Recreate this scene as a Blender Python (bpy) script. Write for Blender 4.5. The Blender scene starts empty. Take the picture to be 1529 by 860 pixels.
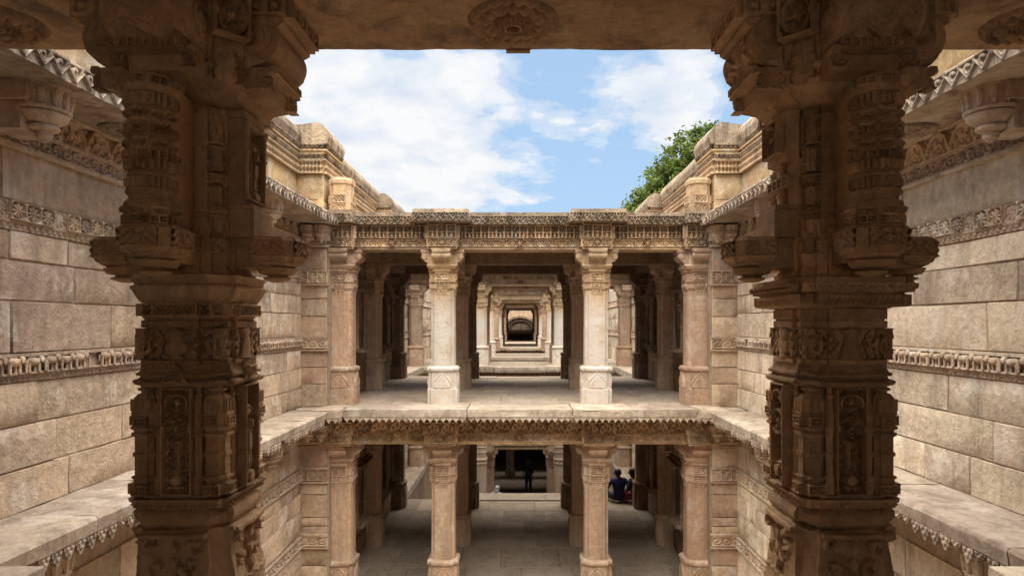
import bpy, math, random
import numpy as np
from mathutils import Vector, Matrix, noise
S = bpy.context.scene
COL = S.collection
RND = random.Random(11)
PI = math.pi

# ------------------------------------------------------------------ camera
cd = bpy.data.cameras.new("camera"); cam = bpy.data.objects.new("camera", cd); COL.objects.link(cam)
cam.location = (0, 0, 1.3); cam.rotation_euler = (PI/2, 0, 0)
cd.sensor_width = 36; cd.lens = 36*900/1529
cd.shift_x = -12.5/1529; cd.shift_y = 54/1529
cd.clip_start = .05; cd.clip_end = 3000
S.camera = cam

# ------------------------------------------------------------------ light
SUN_EL, SUN_AZ = math.radians(82), math.radians(192)
sun_dir = Vector((math.sin(SUN_AZ)*math.cos(SUN_EL), math.cos(SUN_AZ)*math.cos(SUN_EL), math.sin(SUN_EL)))
sl = bpy.data.lights.new("sun", 'SUN'); sl.energy = 4.5; sl.angle = math.radians(95); sl.color = (1, .93, .82)
so = bpy.data.objects.new("sun", sl); COL.objects.link(so)
so.rotation_euler = sun_dir.to_track_quat('Z', 'Y').to_euler(); so.location = (0, -20, 40)
S.view_settings.view_transform = 'Standard'; S.view_settings.look = 'None'
S.view_settings.gamma = 1; S.view_settings.use_curve_mapping = False
S.view_settings.exposure = 1.85
try:
    S.cycles.max_bounces = 10; S.cycles.diffuse_bounces = 7; S.cycles.use_denoising = True
except Exception: pass

W = bpy.data.worlds.new("World"); S.world = W; W.use_nodes = True
nt = W.node_tree; nt.nodes.clear()
def N(t, ty, **k):
    n = t.nodes.new(ty)
    for a, b in k.items(): setattr(n, a, b)
    return n
def L(t, a, b): t.links.new(a, b)
def mth(t, op, a, b=None, c=None):
    n = N(t, 'ShaderNodeMath', operation=op)
    for i, v in enumerate((a, b, c)):
        if v is None: continue
        if isinstance(v, (int, float)): n.inputs[i].default_value = v
        else: L(t, v, n.inputs[i])
    return n.outputs[0]
def vmth(t, op, a, b=None):
    n = N(t, 'ShaderNodeVectorMath', operation=op)
    for i, v in enumerate((a, b)):
        if v is None: continue
        if isinstance(v, (tuple, list)): n.inputs[i].default_value = v
        else: L(t, v, n.inputs[i])
    return n.outputs['Value'] if op in ('DOT_PRODUCT', 'LENGTH', 'DISTANCE') else n.outputs[0]
def ramp(t, fac, stops, interp='LINEAR'):
    n = N(t, 'ShaderNodeValToRGB'); n.color_ramp.interpolation = interp
    e = n.color_ramp.elements
    while len(e) < len(stops): e.new(.5)
    for el, (p, c) in zip(e, stops):
        el.position = p; el.color = (c, c, c, 1) if isinstance(c, (int, float)) else (*c, 1)
    L(t, fac, n.inputs[0]); return n.outputs[0]
def mix(t, fac, a, b, mode='MIX'):
    n = N(t, 'ShaderNodeMix', data_type='RGBA', blend_type=mode)
    for i, v in ((0, fac), (6, a), (7, b)):
        if isinstance(v, (int, float)): n.inputs[i].default_value = v
        elif isinstance(v, tuple): n.inputs[i].default_value = (*v, 1)
        else: L(t, v, n.inputs[i])
    return n.outputs[2]
def noi(t, vec, scale, det=6, rough=.55, dist=0):
    n = N(t, 'ShaderNodeTexNoise'); n.inputs['Scale'].default_value = scale; n.inputs['Detail'].default_value = det
    n.inputs['Roughness'].default_value = rough; n.inputs['Distortion'].default_value = dist
    L(t, vec, n.inputs['Vector']); return n.outputs[0]

sky = N(nt, 'ShaderNodeTexSky', sky_type='NISHITA', sun_disc=False)
sky.sun_elevation = SUN_EL; sky.sun_rotation = SUN_AZ; sky.air_density = 1.0; sky.dust_density = 1.2; sky.ozone_density = 1.5
tc = N(nt, 'ShaderNodeTexCoord'); dirv = tc.outputs['Generated']
sep = N(nt, 'ShaderNodeSeparateXYZ'); L(nt, dirv, sep.inputs[0])
zc = mth(nt, 'ADD', mth(nt, 'MAXIMUM', sep.outputs[2], 0.0), .18)
comb = N(nt, 'ShaderNodeCombineXYZ')
L(nt, mth(nt, 'DIVIDE', sep.outputs[0], zc), comb.inputs[0]); L(nt, mth(nt, 'DIVIDE', sep.outputs[1], zc), comb.inputs[1])
n1 = noi(nt, comb.outputs[0], 1.5, 9, .52, .1)
n2 = noi(nt, comb.outputs[0], 4.2, 9, .58, .1)
base = mth(nt, 'ADD', mth(nt, 'MULTIPLY', n1, .56), mth(nt, 'ADD', mth(nt, 'MULTIPLY', n2, .44), -.045))
def pix(x, y): return Vector(((x-777)/900, 1, (484-y)/900)).normalized()
blobs = [(560,120,.20,.15),(700,130,.12,.09),(660,270,.12,.17),(600,250,.10,.10),(940,110,.10,.13),(1030,100,.09,.16),(1020,190,.06,.15),(870,290,.10,.10),(480,200,.12,.1)]
for x, y, r, a in blobs:
    d = vmth(nt, 'DISTANCE', dirv, tuple(pix(x, y)))
    g = mth(nt, 'MULTIPLY', mth(nt, 'POWER', 2.718, mth(nt, 'MULTIPLY', mth(nt, 'MULTIPLY', d, d), -1/(r*r))), a*1.35)
    base = mth(nt, 'ADD', base, g)
cloud = ramp(nt, base, [(.615, 0), (.655, .35), (.70, .85), (.82, 1)], 'EASE')
shade = ramp(nt, n2, [(.3, (4.0, 4.4, 5.0)), (.56, (5.3, 5.35, 5.4))])
veil = mix(nt, .7, sky.outputs[0], (2.6, 3.85, 5.35))
ctot = mix(nt, cloud, veil, shade)
bg = N(nt, 'ShaderNodeBackground'); bg.inputs[1].default_value = .05
L(nt, ctot, bg.inputs[0]); wo = N(nt, 'ShaderNodeOutputWorld'); L(nt, bg.outputs[0], wo.inputs[0])

# ------------------------------------------------------------------ materials
def new_mat(name):
    m = bpy.data.materials.new(name); m.use_nodes = True
    t = m.node_tree; t.nodes.clear()
    p = N(t, 'ShaderNodeBsdfPrincipled'); o = N(t, 'ShaderNodeOutputMaterial'); L(t, p.outputs[0], o.inputs[0])
    p.inputs['Roughness'].default_value = .9
    try: p.inputs['Specular IOR Level'].default_value = .25
    except Exception: pass
    return m, t, p
def stone(name, a, b, c, patch=.5, patchcol=(.58, .52, .45), stain=.35, bump=.7, vary=.75, wash=None, bscale=1, red=0):
    m, t, p = new_mat(name)
    g = N(t, 'ShaderNodeNewGeometry'); pos = g.outputs['Position']
    oi = N(t, 'ShaderNodeObjectInfo'); rnd = oi.outputs['Random']
    off = N(t, 'ShaderNodeVectorMath', operation='SCALE'); off.inputs[0].default_value = (7, 11, 5); L(t, rnd, off.inputs['Scale'])
    pv = vmth(t, 'ADD', pos, off.outputs[0])
    big = noi(t, pv, 1.1, 8, .6, .3)
    col = mix(t, ramp(t, big, [(.38, 0), (.62, 1)]), a, b)
    r2 = mth(t, 'FRACT', mth(t, 'MULTIPLY', rnd, 7.31))
    col = mix(t, mth(t, 'MULTIPLY', ramp(t, r2, [(.35, 0), (.85, 1)]), vary), col, c)
    fine = noi(t, pos, 17, 8, .7)
    tone = mth(t, 'ADD', mth(t, 'MULTIPLY', fine, 1.3), mth(t, 'ADD', mth(t, 'MULTIPLY', rnd, .36), .18))
    hs = N(t, 'ShaderNodeHueSaturation'); L(t, col, hs.inputs['Color']); L(t, tone, hs.inputs['Value'])
    col = hs.outputs[0]
    if red:
        rn = noi(t, pv, 2.2, 6, .6, .5)
        col = mix(t, mth(t, 'MULTIPLY', ramp(t, rn, [(.48, 0), (.66, 1)]), red), col, (.34, .15, .09))
    if patch:
        pn = noi(t, pv, 2.4, 14, .72, .15)
        col = mix(t, mth(t, 'MULTIPLY', ramp(t, pn, [(.53, 0), (.60, 1)]), patch), col, patchcol)
    if stain:
        mp = N(t, 'ShaderNodeMapping'); mp.inputs['Scale'].default_value = (4.2, 4.2, .6); L(t, pv, mp.inputs[0])
        sn = noi(t, mp.outputs[0], 1, 9, .65, .4)
        col = mix(t, mth(t, 'MULTIPLY', ramp(t, sn, [(.48, 0), (.64, 1)]), stain), col, (.10, .07, .05))
    if wash:
        z0, z1, wc = wash
        to = N(t, 'ShaderNodeTexCoord'); sx = N(t, 'ShaderNodeSeparateXYZ'); L(t, to.outputs['Object'], sx.inputs[0])
        wn = noi(t, pv, 3.5, 9, .7, .3)
        zz = mth(t, 'ADD', sx.outputs[2], mth(t, 'MULTIPLY', mth(t, 'SUBTRACT', wn, .5), .8))
        up = ramp(t, mth(t, 'DIVIDE', zz, 2.5), [(0, 1), (z1/2.5-.08, 1), (z1/2.5+.08, 0)])
        wm = mth(t, 'MULTIPLY', up, ramp(t, wn, [(.36, .35), (.52, .9)]))
        col = mix(t, wm, col, wc)
    L(t, col, p.inputs['Base Color'])
    b1 = noi(t, pos, 55*bscale, 6, .65); b2 = noi(t, pos, 9*bscale, 8, .65, .4)
    vo = N(t, 'ShaderNodeTexVoronoi'); vo.inputs['Scale'].default_value = 34*bscale; L(t, pos, vo.inputs['Vector'])
    pit = ramp(t, vo.outputs['Distance'], [(.0, 0), (.25, 1)])
    hh = mth(t, 'ADD', mth(t, 'MULTIPLY', b1, .45), mth(t, 'ADD', mth(t, 'MULTIPLY', b2, 1.3), mth(t, 'MULTIPLY', pit, .12)))
    bu = N(t, 'ShaderNodeBump'); bu.inputs['Strength'].default_value = bump; bu.inputs['Distance'].default_value = .024
    L(t, hh, bu.inputs['Height']); L(t, bu.outputs[0], p.inputs['Normal'])
    return m
def plain(name, c, rough=.8):
    m, t, p = new_mat(name); p.inputs['Roughness'].default_value = rough
    g = N(t, 'ShaderNodeNewGeometry')
    f = noi(t, g.outputs['Position'], 30, 4)
    L(t, mix(t, f, tuple(x*.7 for x in c), tuple(min(1, x*1.25) for x in c)), p.inputs['Base Color'])
    return m
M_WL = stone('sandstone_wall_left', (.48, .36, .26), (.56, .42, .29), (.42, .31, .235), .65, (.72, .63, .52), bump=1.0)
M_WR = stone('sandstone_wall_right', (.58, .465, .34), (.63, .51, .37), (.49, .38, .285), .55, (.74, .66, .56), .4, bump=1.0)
M_CARVE = stone('carved_sandstone', (.44, .30, .175), (.54, .375, .22), (.38, .255, .155), .35, stain=.4, bump=.7, vary=.5)
M_GOLD = stone('golden_sandstone', (.46, .31, .16), (.54, .38, .20), (.48, .36, .22), .55, (.62, .55, .44), .25)
M_TOP = stone('weathered_coping', (.33, .25, .165), (.44, .33, .215), (.26, .20, .145), .35, stain=.8, bump=1.0)
M_EAVE = stone('blackened_eave', (.34, .26, .19), (.42, .33, .24), (.26, .2, .15), .5, stain=.75, bump=.5)
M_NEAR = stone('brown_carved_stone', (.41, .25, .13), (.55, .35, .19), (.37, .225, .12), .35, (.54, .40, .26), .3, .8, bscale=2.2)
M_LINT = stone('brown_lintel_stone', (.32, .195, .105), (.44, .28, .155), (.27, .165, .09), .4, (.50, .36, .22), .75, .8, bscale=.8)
M_PIL = stone('pillar_sandstone', (.42, .30, .20), (.48, .35, .24), (.40, .27, .18), .3, stain=.35, bump=.7, red=.25)
M_PILR = stone('reddish_pillar_sandstone', (.43, .30, .20), (.49, .35, .24), (.42, .27, .18), .35, stain=.3, bump=.8, red=.22)
M_PILW = stone('whitewashed_pillar', (.42, .28, .155), (.47, .33, .19), (.42, .29, .17), .2, stain=.3, bump=.6, wash=(.0, 1.62, (.52, .48, .425)))
M_PILG = stone('golden_capital_stone', (.42, .28, .155), (.50, .35, .20), (.42, .29, .17), .2, stain=.35, bump=.6)
M_SHADE = stone('shade_toned_stone', (.20, .135, .085), (.27, .18, .11), (.2, .13, .09), .15, stain=.4, bump=.35)  # pillar sandstone darkened to stand for shade in interiors and far passages
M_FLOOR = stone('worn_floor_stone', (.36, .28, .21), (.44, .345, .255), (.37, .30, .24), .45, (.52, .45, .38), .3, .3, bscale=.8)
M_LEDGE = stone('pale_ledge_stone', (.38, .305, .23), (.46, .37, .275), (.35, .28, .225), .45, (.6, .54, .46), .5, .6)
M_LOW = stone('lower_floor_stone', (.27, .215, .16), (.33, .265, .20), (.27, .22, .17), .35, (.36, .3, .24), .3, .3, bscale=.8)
M_JOINT = stone('mortar_joint', (.34, .26, .19), (.42, .32, .23), (.34, .26, .19), 0, stain=.3)
M_GRND = stone('dry_earth', (.24, .2, .13), (.16, .17, .07), (.2, .17, .1), 0, stain=.2)

# ------------------------------------------------------------------ mesh helpers
class MB:
    def __init__(s): s.v = []; s.f = []
    def add(s, vs, fs, M=None):
        o = len(s.v)
        s.v += [tuple(M @ Vector(v)) for v in vs] if M is not None else [tuple(v) for v in vs]
        s.f += [tuple(i+o for i in f) for f in fs]; return s
    def box(s, x0, x1, y0, y1, z0, z1, M=None):
        return s.add([(x0,y0,z0),(x1,y0,z0),(x1,y1,z0),(x0,y1,z0),(x0,y0,z1),(x1,y0,z1),(x1,y1,z1),(x0,y1,z1)],
                     [(0,3,2,1),(4,5,6,7),(0,1,5,4),(1,2,6,5),(2,3,7,6),(3,0,4,7)], M)
    def loft(s, plan, lv, M=None, cx=0, cy=0):
        """plan: list of (x,y) ccw; lv: list of (z, scale) or (z, sx, sy)"""
        n = len(plan); vs = []; fs = []
        for l in lv:
            z, a = l[0], l[1]; b = l[2] if len(l) > 2 else a
            vs += [(cx+x*a, cy+y*b, z) for x, y in plan]
        for k in range(len(lv)-1):
            for i in range(n):
                j = (i+1) % n
                fs.append((k*n+i, k*n+j, (k+1)*n+j, (k+1)*n+i))
        fs.append(tuple(reversed(range(n)))); fs.append(tuple(range((len(lv)-1)*n, len(lv)*n)))
        return s.add(vs, fs, M)
    def lathe(s, prof, n=16, M=None, cx=0, cy=0):
        plan = [(math.cos(2*PI*i/n), math.sin(2*PI*i/n)) for i in range(n)]
        return s.loft(plan, [(z, r) for z, r in prof], M, cx, cy)
    def prism(s, poly, d0, d1, M=None, axis='y'):
        """poly in (u,z) ccw seen from -y; extruded along y d0..d1"""
        n = len(poly)
        vs = [(u, d0, z) for u, z in poly] + [(u, d1, z) for u, z in poly]
        if axis == 'x': vs = [(y, u, z) for u, y, z in vs]
        fs = [tuple(range(n)), tuple(reversed(range(n, 2*n)))]
        fs += [((i+1) % n, i, n+i, n+(i+1) % n) for i in range(n)]
        return s.add(vs, fs, M)
    def mesh(s, name, smooth=35):
        m = bpy.data.meshes.new(name); m.from_pydata(s.v, [], s.f); m.validate()
        fix_normals(m)
        if smooth: m.shade_smooth(); m.set_sharp_from_angle(angle=math.radians(smooth))
        return m
import bmesh
def fix_normals(m):
    b = bmesh.new(); b.from_mesh(m); bmesh.ops.recalc_face_normals(b, faces=b.faces); b.to_mesh(m); b.free()
def rough(m, cuts=4, amp=.006, freq=6., seed=0):
    """subdivide and wear a mesh so that its edges are no longer ruler straight"""
    b = bmesh.new(); b.from_mesh(m)
    bmesh.ops.subdivide_edges(b, edges=[e for e in b.edges if e.calc_length() > .05], cuts=cuts, use_grid_fill=True)
    bmesh.ops.triangulate(b, faces=[f for f in b.faces if len(f.verts) > 4])
    for v in b.verts:
        p = v.co*freq+Vector((seed*3.7, seed*1.3, seed*2.1))
        n = noise.noise_vector(p)+.5*noise.noise_vector(p*2.7)
        v.co += n*amp
        k = noise.noise(p*.8+Vector((9, 9, 9)))
        if k > .35: v.co -= v.normal*amp*1.6*(k-.35)*3
    b.to_mesh(m); b.free(); m.shade_smooth(); m.set_sharp_from_angle(angle=math.radians(38)); return m
def ob(name, mesh, mat, parent=None, loc=(0,0,0), rz=0, kind=None, label=None, scale=None):
    if mesh is not None and mat is not None and not mesh.materials: mesh.materials.append(mat)
    o = bpy.data.objects.new(name, mesh); COL.objects.link(o)
    o.location = loc; o.rotation_euler = (0, 0, rz)
    if scale: o.scale = scale
    if parent is not None: o.parent = parent
    if kind: o['kind'] = kind
    if label: o['label'] = label
    return o
def thing(name, label, cat, loc=(0,0,0), rz=0, group=None):
    o = ob(name, None, None, None, loc, rz); o['label'] = label; o['category'] = cat
    if group: o['group'] = group
    return o
def dup(o, loc=None, rz=None, label=None, parent=None):
    c = o.copy(); COL.objects.link(c)
    if parent is not None: c.parent = parent
    if loc is not None: c.location = loc
    if rz is not None: c.rotation_euler = (0, 0, rz)
    if label: c['label'] = label
    for ch in list(o.children): dup(ch, parent=c)
    return c
def boxm(name, x0, x1, y0, y1, z0, z1): return MB().box(x0, x1, y0, y1, z0, z1).mesh(name, 0)
def redent(a, steps):
    """square plan of half size a with stepped corners; steps = [(b, d)...] offsets, b descending widths"""
    q = [(a, 0)]; cur = a
    st = []
    for b, d in steps: st.append((cur, b)); cur -= d; st.append((cur, b))
    half = st
    pts = half + [(y, x) for x, y in reversed(half)]
    if abs(half[-1][0]-half[-1][1]) < 1e-6: pts = half + [(y, x) for x, y in reversed(half[:-1])]
    out = []
    for k in range(4):
        c, s_ = round(math.cos(k*PI/2)), round(math.sin(k*PI/2))
        out += [(x*c-y*s_, x*s_+y*c) for x, y in pts]
    return out
SQ = [(1,-1),(1,1),(-1,1),(-1,-1)]
def octo(h, b): return [(h,-b),(h,b),(b,h),(-b,h),(-h,b),(-h,-b),(-b,-h),(b,-h)]
def ss(a, b, x):
    t = np.clip((x-a)/(b-a), 0, 1); return t*t*(3-2*t)

# ------------------------------------------------------------------ carved relief patterns (height fields, 0..1)
def spiral(u, v, flip, k=15):
    r = np.hypot(u, v); t = np.arctan2(v, u)*flip
    h = ss(-.25, .5, np.cos(t-k*r))*ss(.52, .44, r)
    return np.maximum(h, ss(.13, .07, r))
def frame(U, V, w, h, m):
    d = np.minimum(np.minimum(U, w-U), np.minimum(V, h-V)); return ss(m*1.1, m*.8, d)
def p_scroll(U, V, w, h, m=.12):
    c = h*(1-2*m); n = max(1, round(w/c)); cu = w/n; k = np.floor(np.clip(U/cu, 0, n-1e-6))
    u = (U-(k+.5)*cu)/cu; v = (V-h/2)/c; f = np.where(k % 2 == 0, 1, -1)
    H = .75*spiral(u, v, f)
    H = np.maximum(H, .7*ss(.13, .07, np.abs(v-.42*np.sin(PI*U/cu+.6)*1)))
    H = np.maximum(H, .6*ss(.2, .1, np.hypot(np.abs(u)-.5, np.abs(v)-.45)))
    return np.maximum(H, ss(.48, .53, np.abs(v)))
def p_lotus(U, V, w, h):
    c = h*1.25; n = max(1, round(w/c)); cu = w/n
    H = np.zeros_like(U)
    for o in (0,):
        u = (np.mod(U/cu+o, 1)-.5)*1.9; v = V/h
        r = np.hypot(u, v*1.02); t = np.arctan2(v, u)
        H = np.maximum(H, .95*ss(.09, .05, np.abs(r-.9)))
        H = np.maximum(H, .55*(r < .82)*ss(.2, .55, np.abs(np.cos(4.5*t)))*ss(.2, .3, r))
        H = np.maximum(H, .8*ss(.06, .03, np.abs(r-.5)))
        H = np.maximum(H, .8*ss(.2, .14, r))
        out = r > .98
        H = np.maximum(H, out*.45*ss(.0, .4, np.sin(U/cu*34)*np.sin(V/h*14)))
    return np.maximum(H, ss(.90, .94, V/h)+ss(.06, .03, V/h))
def p_niche(U, V, w, h, c=None):
    c = c or h*.56; n = max(1, round(w/c)); cu = w/n; u = np.mod(U/cu, 1)-.5; v = V/h
    H = ss(.38, .41, np.abs(u))
    H = np.maximum(H, .85*ss(.05, .03, np.abs(v-.47)))
    k = np.floor(U/cu)
    H = np.maximum(H, .7*ss(1.1, .6, np.hypot(u/.2, (v-.2)/.17)))
    H = np.maximum(H, .8*ss(1.2, .7, np.hypot(u/.09, (v-.39)/.07)))
    H = np.maximum(H, .55*ss(.0, .5, np.cos(u*26+k)*np.cos(v*40))*(v < .42))
    r = np.hypot(u*1.0, (v-.72)*1.7)
    H = np.maximum(H, .85*ss(.07, .03, np.abs(r-.27)))
    H = np.maximum(H, .7*ss(.14, .08, r)); H = np.maximum(H, .5*ss(.1, .6, np.cos(9*np.arctan2(v-.72, u)))*(r < .24))
    return np.maximum(H, ss(.94, .97, v)+ss(.05, .03, v))
def p_tooth(U, V, w, h, c=None):
    c = c or h*.95; n = max(1, round(w/c)); cu = w/n; u = np.abs(np.mod(U/cu, 1)-.5)*2; v = V/h
    e = v-u*.8
    H = ss(-.04, .04, e)
    H -= .55*ss(.16, .2, e)*ss(.72, .66, v)
    H = np.maximum(H, ss(1.1, .6, np.hypot(u/.25, (v-.45)/.13))*.8)
    return np.clip(np.maximum(H, ss(.8, .84, v)), 0, 1)
def p_zig(U, V, w, h, c=None):
    c = c or h*.95; n = max(1, round(w/c)); cu = w/n; k = np.floor(U/cu); u = np.abs(np.mod(U/cu, 1)-.5)*2; v = V/h
    e = v-.08-u*.62
    H = np.where(e > 0, .5, .15)
    H = np.maximum(H, ss(.10, .06, np.abs(e)))
    us = (np.mod(U/cu, 1)-.5)
    H = np.where(e > .12, np.maximum(.2, .95*ss(-.1, .5, np.cos(np.arctan2(v-.62, us)*np.where(k % 2 == 0, 1, -1)-13*np.hypot(us*1.2, v-.62)))), H)
    return np.clip(np.maximum(H, ss(.86, .9, v)), 0, 1)
def p_bal(U, V, w, h):
    c = h*.3; n = max(1, round(w/c)); cu = w/n; u = np.abs(np.mod(U/cu, 1)-.5)*2; v = V/h
    rad = .45+.25*np.cos(v*2*PI*2)
    H = ss(rad+.1, rad-.1, u)*.8
    H = np.maximum(H, .9*ss(.06, .04, np.abs(v-.5)))
    return np.maximum(H, ss(.9, .93, v)+ss(.1, .07, v))
def p_lattice(U, V, w, h, c=None):
    c = c or h*.42
    a = np.mod((U+V)/c, 1)-.5; b = np.mod((U-V)/c, 1)-.5
    hole = ss(.40, .30, np.maximum(np.abs(a), np.abs(b)))
    return np.maximum(1-hole, frame(U, V, w, h, h*.14))
def p_flower(U, V, w, h):
    u = U/w-.5; v = V/h-.5; r = np.hypot(u, v); t = np.arctan2(v, u)
    pet = .43*(.22+.78*np.abs(np.cos(4*t))**1.1)
    H = .85*ss(pet+.02, pet-.03, r)*(.7+.3*np.abs(np.cos(4*t)))
    H = np.maximum(H, ss(.09, .05, r))
    ring = .9*ss(.035, .015, np.abs(r-.45))*0
    d = np.maximum(np.abs(u), np.abs(v))
    H = np.maximum(H, ss(.455, .475, np.maximum(d, (np.abs(u)+np.abs(v))*.62)))
    return np.maximum(H, ring)
def p_disc(U, V, w, h):
    u = U/w-.5; v = V/h-.5; r = np.hypot(u, v); t = np.arctan2(v, u)
    H = ss(.03, .015, np.abs(r-.42)); H = np.maximum(H, .75*(r < .36)*ss(.15, .05, np.abs(np.sin(3*t))*r*2.2))
    H = np.maximum(H, .7*ss(.11, .08, r)); H = np.maximum(H, (r > .47)*.6*ss(.1, .6, np.sin(60*u)*np.sin(60*v)))
    return np.maximum(H, ss(.44, .47, np.maximum(np.abs(u), np.abs(v))))
def p_petal(U, V, w, h):
    u = np.abs(U/w-.5)*2; v = V/h
    e = (1-u)-(v)**1.6*.0-np.clip(v-.55, 0, 1)*1.9
    leaf = (1-v**2.2)-u*.85
    H = ss(-.03, .03, leaf)*.6; H -= .35*ss(.1, .14, leaf)*ss(.3, .26, leaf)
    H = np.maximum(H, .4*ss(.06, .02, u))
    return np.clip(H, 0, 1)
def vines(U, V, c):
    k = np.floor(V/c); v = V/c-k-.5; j = np.floor(U/c); u = U/c-j-.5
    return spiral(u, v, np.where((k+j) % 2 == 0, 1, -1), 13)
def p_panel(U, V, w, h, seed=0):
    """tall panel: vase at the foot, stalk with curling vines, a wheel medallion high up, arch above"""
    H = .55*vines(U, V, w/3.2)
    u = U-w/2
    H = np.maximum(H, .6*ss(w*.07, w*.04, np.abs(u))*(V < h*.6))
    bell = ss(1.1, .8, np.hypot(u/(w*.2), (V-h*.14)/(h*.06))); H = np.maximum(H, bell)
    H = np.maximum(H, .9*ss(h*.014, h*.008, np.abs(V-h*.075))*(np.abs(u) < w*.28))
    H = np.maximum(H, .9*ss(h*.014, h*.008, np.abs(V-h*.21))*(np.abs(u) < w*.18))
    R = w*.42; cv = h*.62; r = np.hypot(u, V-cv); t = np.arctan2(V-cv, u)
    H = np.where(r < R*1.08, 0.1, H)
    H = np.maximum(H, ss(R*.09, R*.05, np.abs(r-R)))
    n = 8 if seed == 0 else 6
    pet = np.abs(np.cos(n/2*t+seed))
    H = np.maximum(H, (r < R*.86)*(r > R*.26)*(.3+.6*ss(.3, .75, pet)*np.abs(np.sin(r/R*5.5))))
    H = np.maximum(H, .95*ss(R*.24, R*.18, r))
    ca = h*.86; e = np.hypot(u/(w*.36), (V-ca)/(h*.075))
    H = np.where((e < 1) & (V > ca-h*.03), .08, H)
    H = np.maximum(H, ss(.2, .1, np.abs(e-1))*(V > ca-h*.05)); H = np.maximum(H, .85*ss(1.1, .7, np.hypot(u/(w*.1), (V-ca)/(h*.035))))
    return np.maximum(np.clip(H, 0, 1), frame(U, V, w, h, w*.05))
def p_vase(U, V, w, h, kind=0):
    u = np.abs(U-w/2)/h; v = V/h
    if kind == 0: rad = np.interp(v, [0,.1,.14,.2,.3,.42,.5,.56,.74,.8,.9,1], [.26,.26,.16,.3,.36,.38,.36,.24,.22,.34,.34,.05])
    else: rad = np.interp(v, [0,.1,.14,.2,.5,.72,.78,.84,.95,1], [.40,.40,.34,.36,.26,.2,.2,.32,.34,.1])
    body = ss(rad+.03, rad-.03, u)*(.6+.4*np.sqrt(np.clip(1-(u/np.maximum(rad, .05))**2, 0, 1)))
    s = (u-.62)/.42; vine = .7*np.maximum(spiral(s, (v-.72)*1.7, 1, 11), spiral(s*1.0, (v-.25)*1.9, -1, 11))
    vine = np.maximum(vine, .7*ss(.06, .03, np.abs(u-.5-.1*np.sin(v*9)))*(v < .95))
    vine = vine*(u > rad+.04)
    H = np.maximum(body, vine)
    return np.maximum(H, .5*ss(.93, .97, v)+.5*ss(.05, .02, v))
def p_face(U, V, w, h):
    u = np.abs(U-w/2)/w; v = V/h
    H = .7*ss(.03, .0, np.abs(np.mod(u*3.2+v*2.2, 1)-.5)-.22)*(u > .12)
    H = np.maximum(H, .85*ss(1.1, .75, np.hypot(u/.16, (v-.42)/.3)))
    H = np.maximum(H, .9*ss(1.2, .6, np.hypot((u-.13)/.06, (v-.72)/.1)))
    return np.maximum(H, ss(.93, .97, v)+ss(.06, .03, v))
def p_leafroll(U, V, w, h):
    u = U/w-.5; v = V/h
    H = ss(-.2, .5, np.cos(38*np.hypot(u*1.2, (v-.1)*.7)+6*np.sin(9*u+2*v)+3*np.arctan2(v+.15, u)))
    return H
def p_figure(U, V, w, h):
    u = (U-w/2)/w; v = V/h
    H = .5*vines(U, V, w/3)
    for cx, cy, a, b, k in ((0,.42,.16,.13,.9),(0,.60,.09,.06,1),(-.06,.24,.07,.13,.85),(.07,.24,.07,.13,.85),(-.2,.46,.06,.1,.7),(.2,.46,.06,.1,.7),(0,.08,.24,.07,1),(0,.72,.2,.04,.8)):
        H = np.maximum(H, k*ss(1.15, .7, np.hypot((u-cx)/a, (v-cy)/b)))
    r = np.hypot(u/.34, (v-.62)/.16); H = np.maximum(H, .8*ss(.16, .06, np.abs(r-1)))
    return np.maximum(H, frame(U, V, w, h, w*.07))
def p_rough(U, V, w, h):
    f = np.zeros_like(U); rs = np.random.RandomState(3)
    for k in range(14):
        a = rs.rand()*6.28; fr = 2**(2.2+k*.28); f += np.sin((U*math.cos(a)+V*math.sin(a))*fr*2+rs.rand()*6)/(1+k*.35)
    return np.clip(.5+.14*f, 0, 1)
def p_plinth(U, V, w, h):
    H = .45*p_rough(U, V, w, h)
    u = (U-w/2)/w; v = V/h
    for sx in (-1, 1):
        H = np.maximum(H, .95*spiral((u-sx*.36)*3.6, (v-.84)*3.6*h/w, sx, 9))
        H = np.maximum(H, .8*spiral((u-sx*.25)*3.0, (v-.5)*3.0*h/w, -sx, 9)*(np.sin(U*90+V*60) > -.75))
    H = np.maximum(H, .75*ss(.07, .03, np.abs(u)+.03*np.sin(v*30)))
    H = np.maximum(H, .85*ss(.035, .015, np.abs(v-.18-.02*np.sin(u*30))))
    H = np.maximum(H, .8*ss(.05, .03, np.abs(v-.965)))
    return H*(.75+.5*(p_rough(U*1.7, V*1.3, w, h)-.5))
def p_rib(U, V, w, h):
    n = max(2, round(w/(h*.45))); u = np.abs(np.mod(U/w*n, 1)-.5)*2; v = V/h
    return np.sqrt(np.clip(1-(u/.92)**2, 0, 1))*ss(0, .15, v)
def p_squares(U, V, w, h):
    n = max(1, round(w/h)); u = np.abs(np.mod(U/w*n, 1)-.5); v = np.abs(V/h-.5); d = np.maximum(u, v)
    return np.maximum(ss(.33, .36, d), ss(.2, .15, d))

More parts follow.
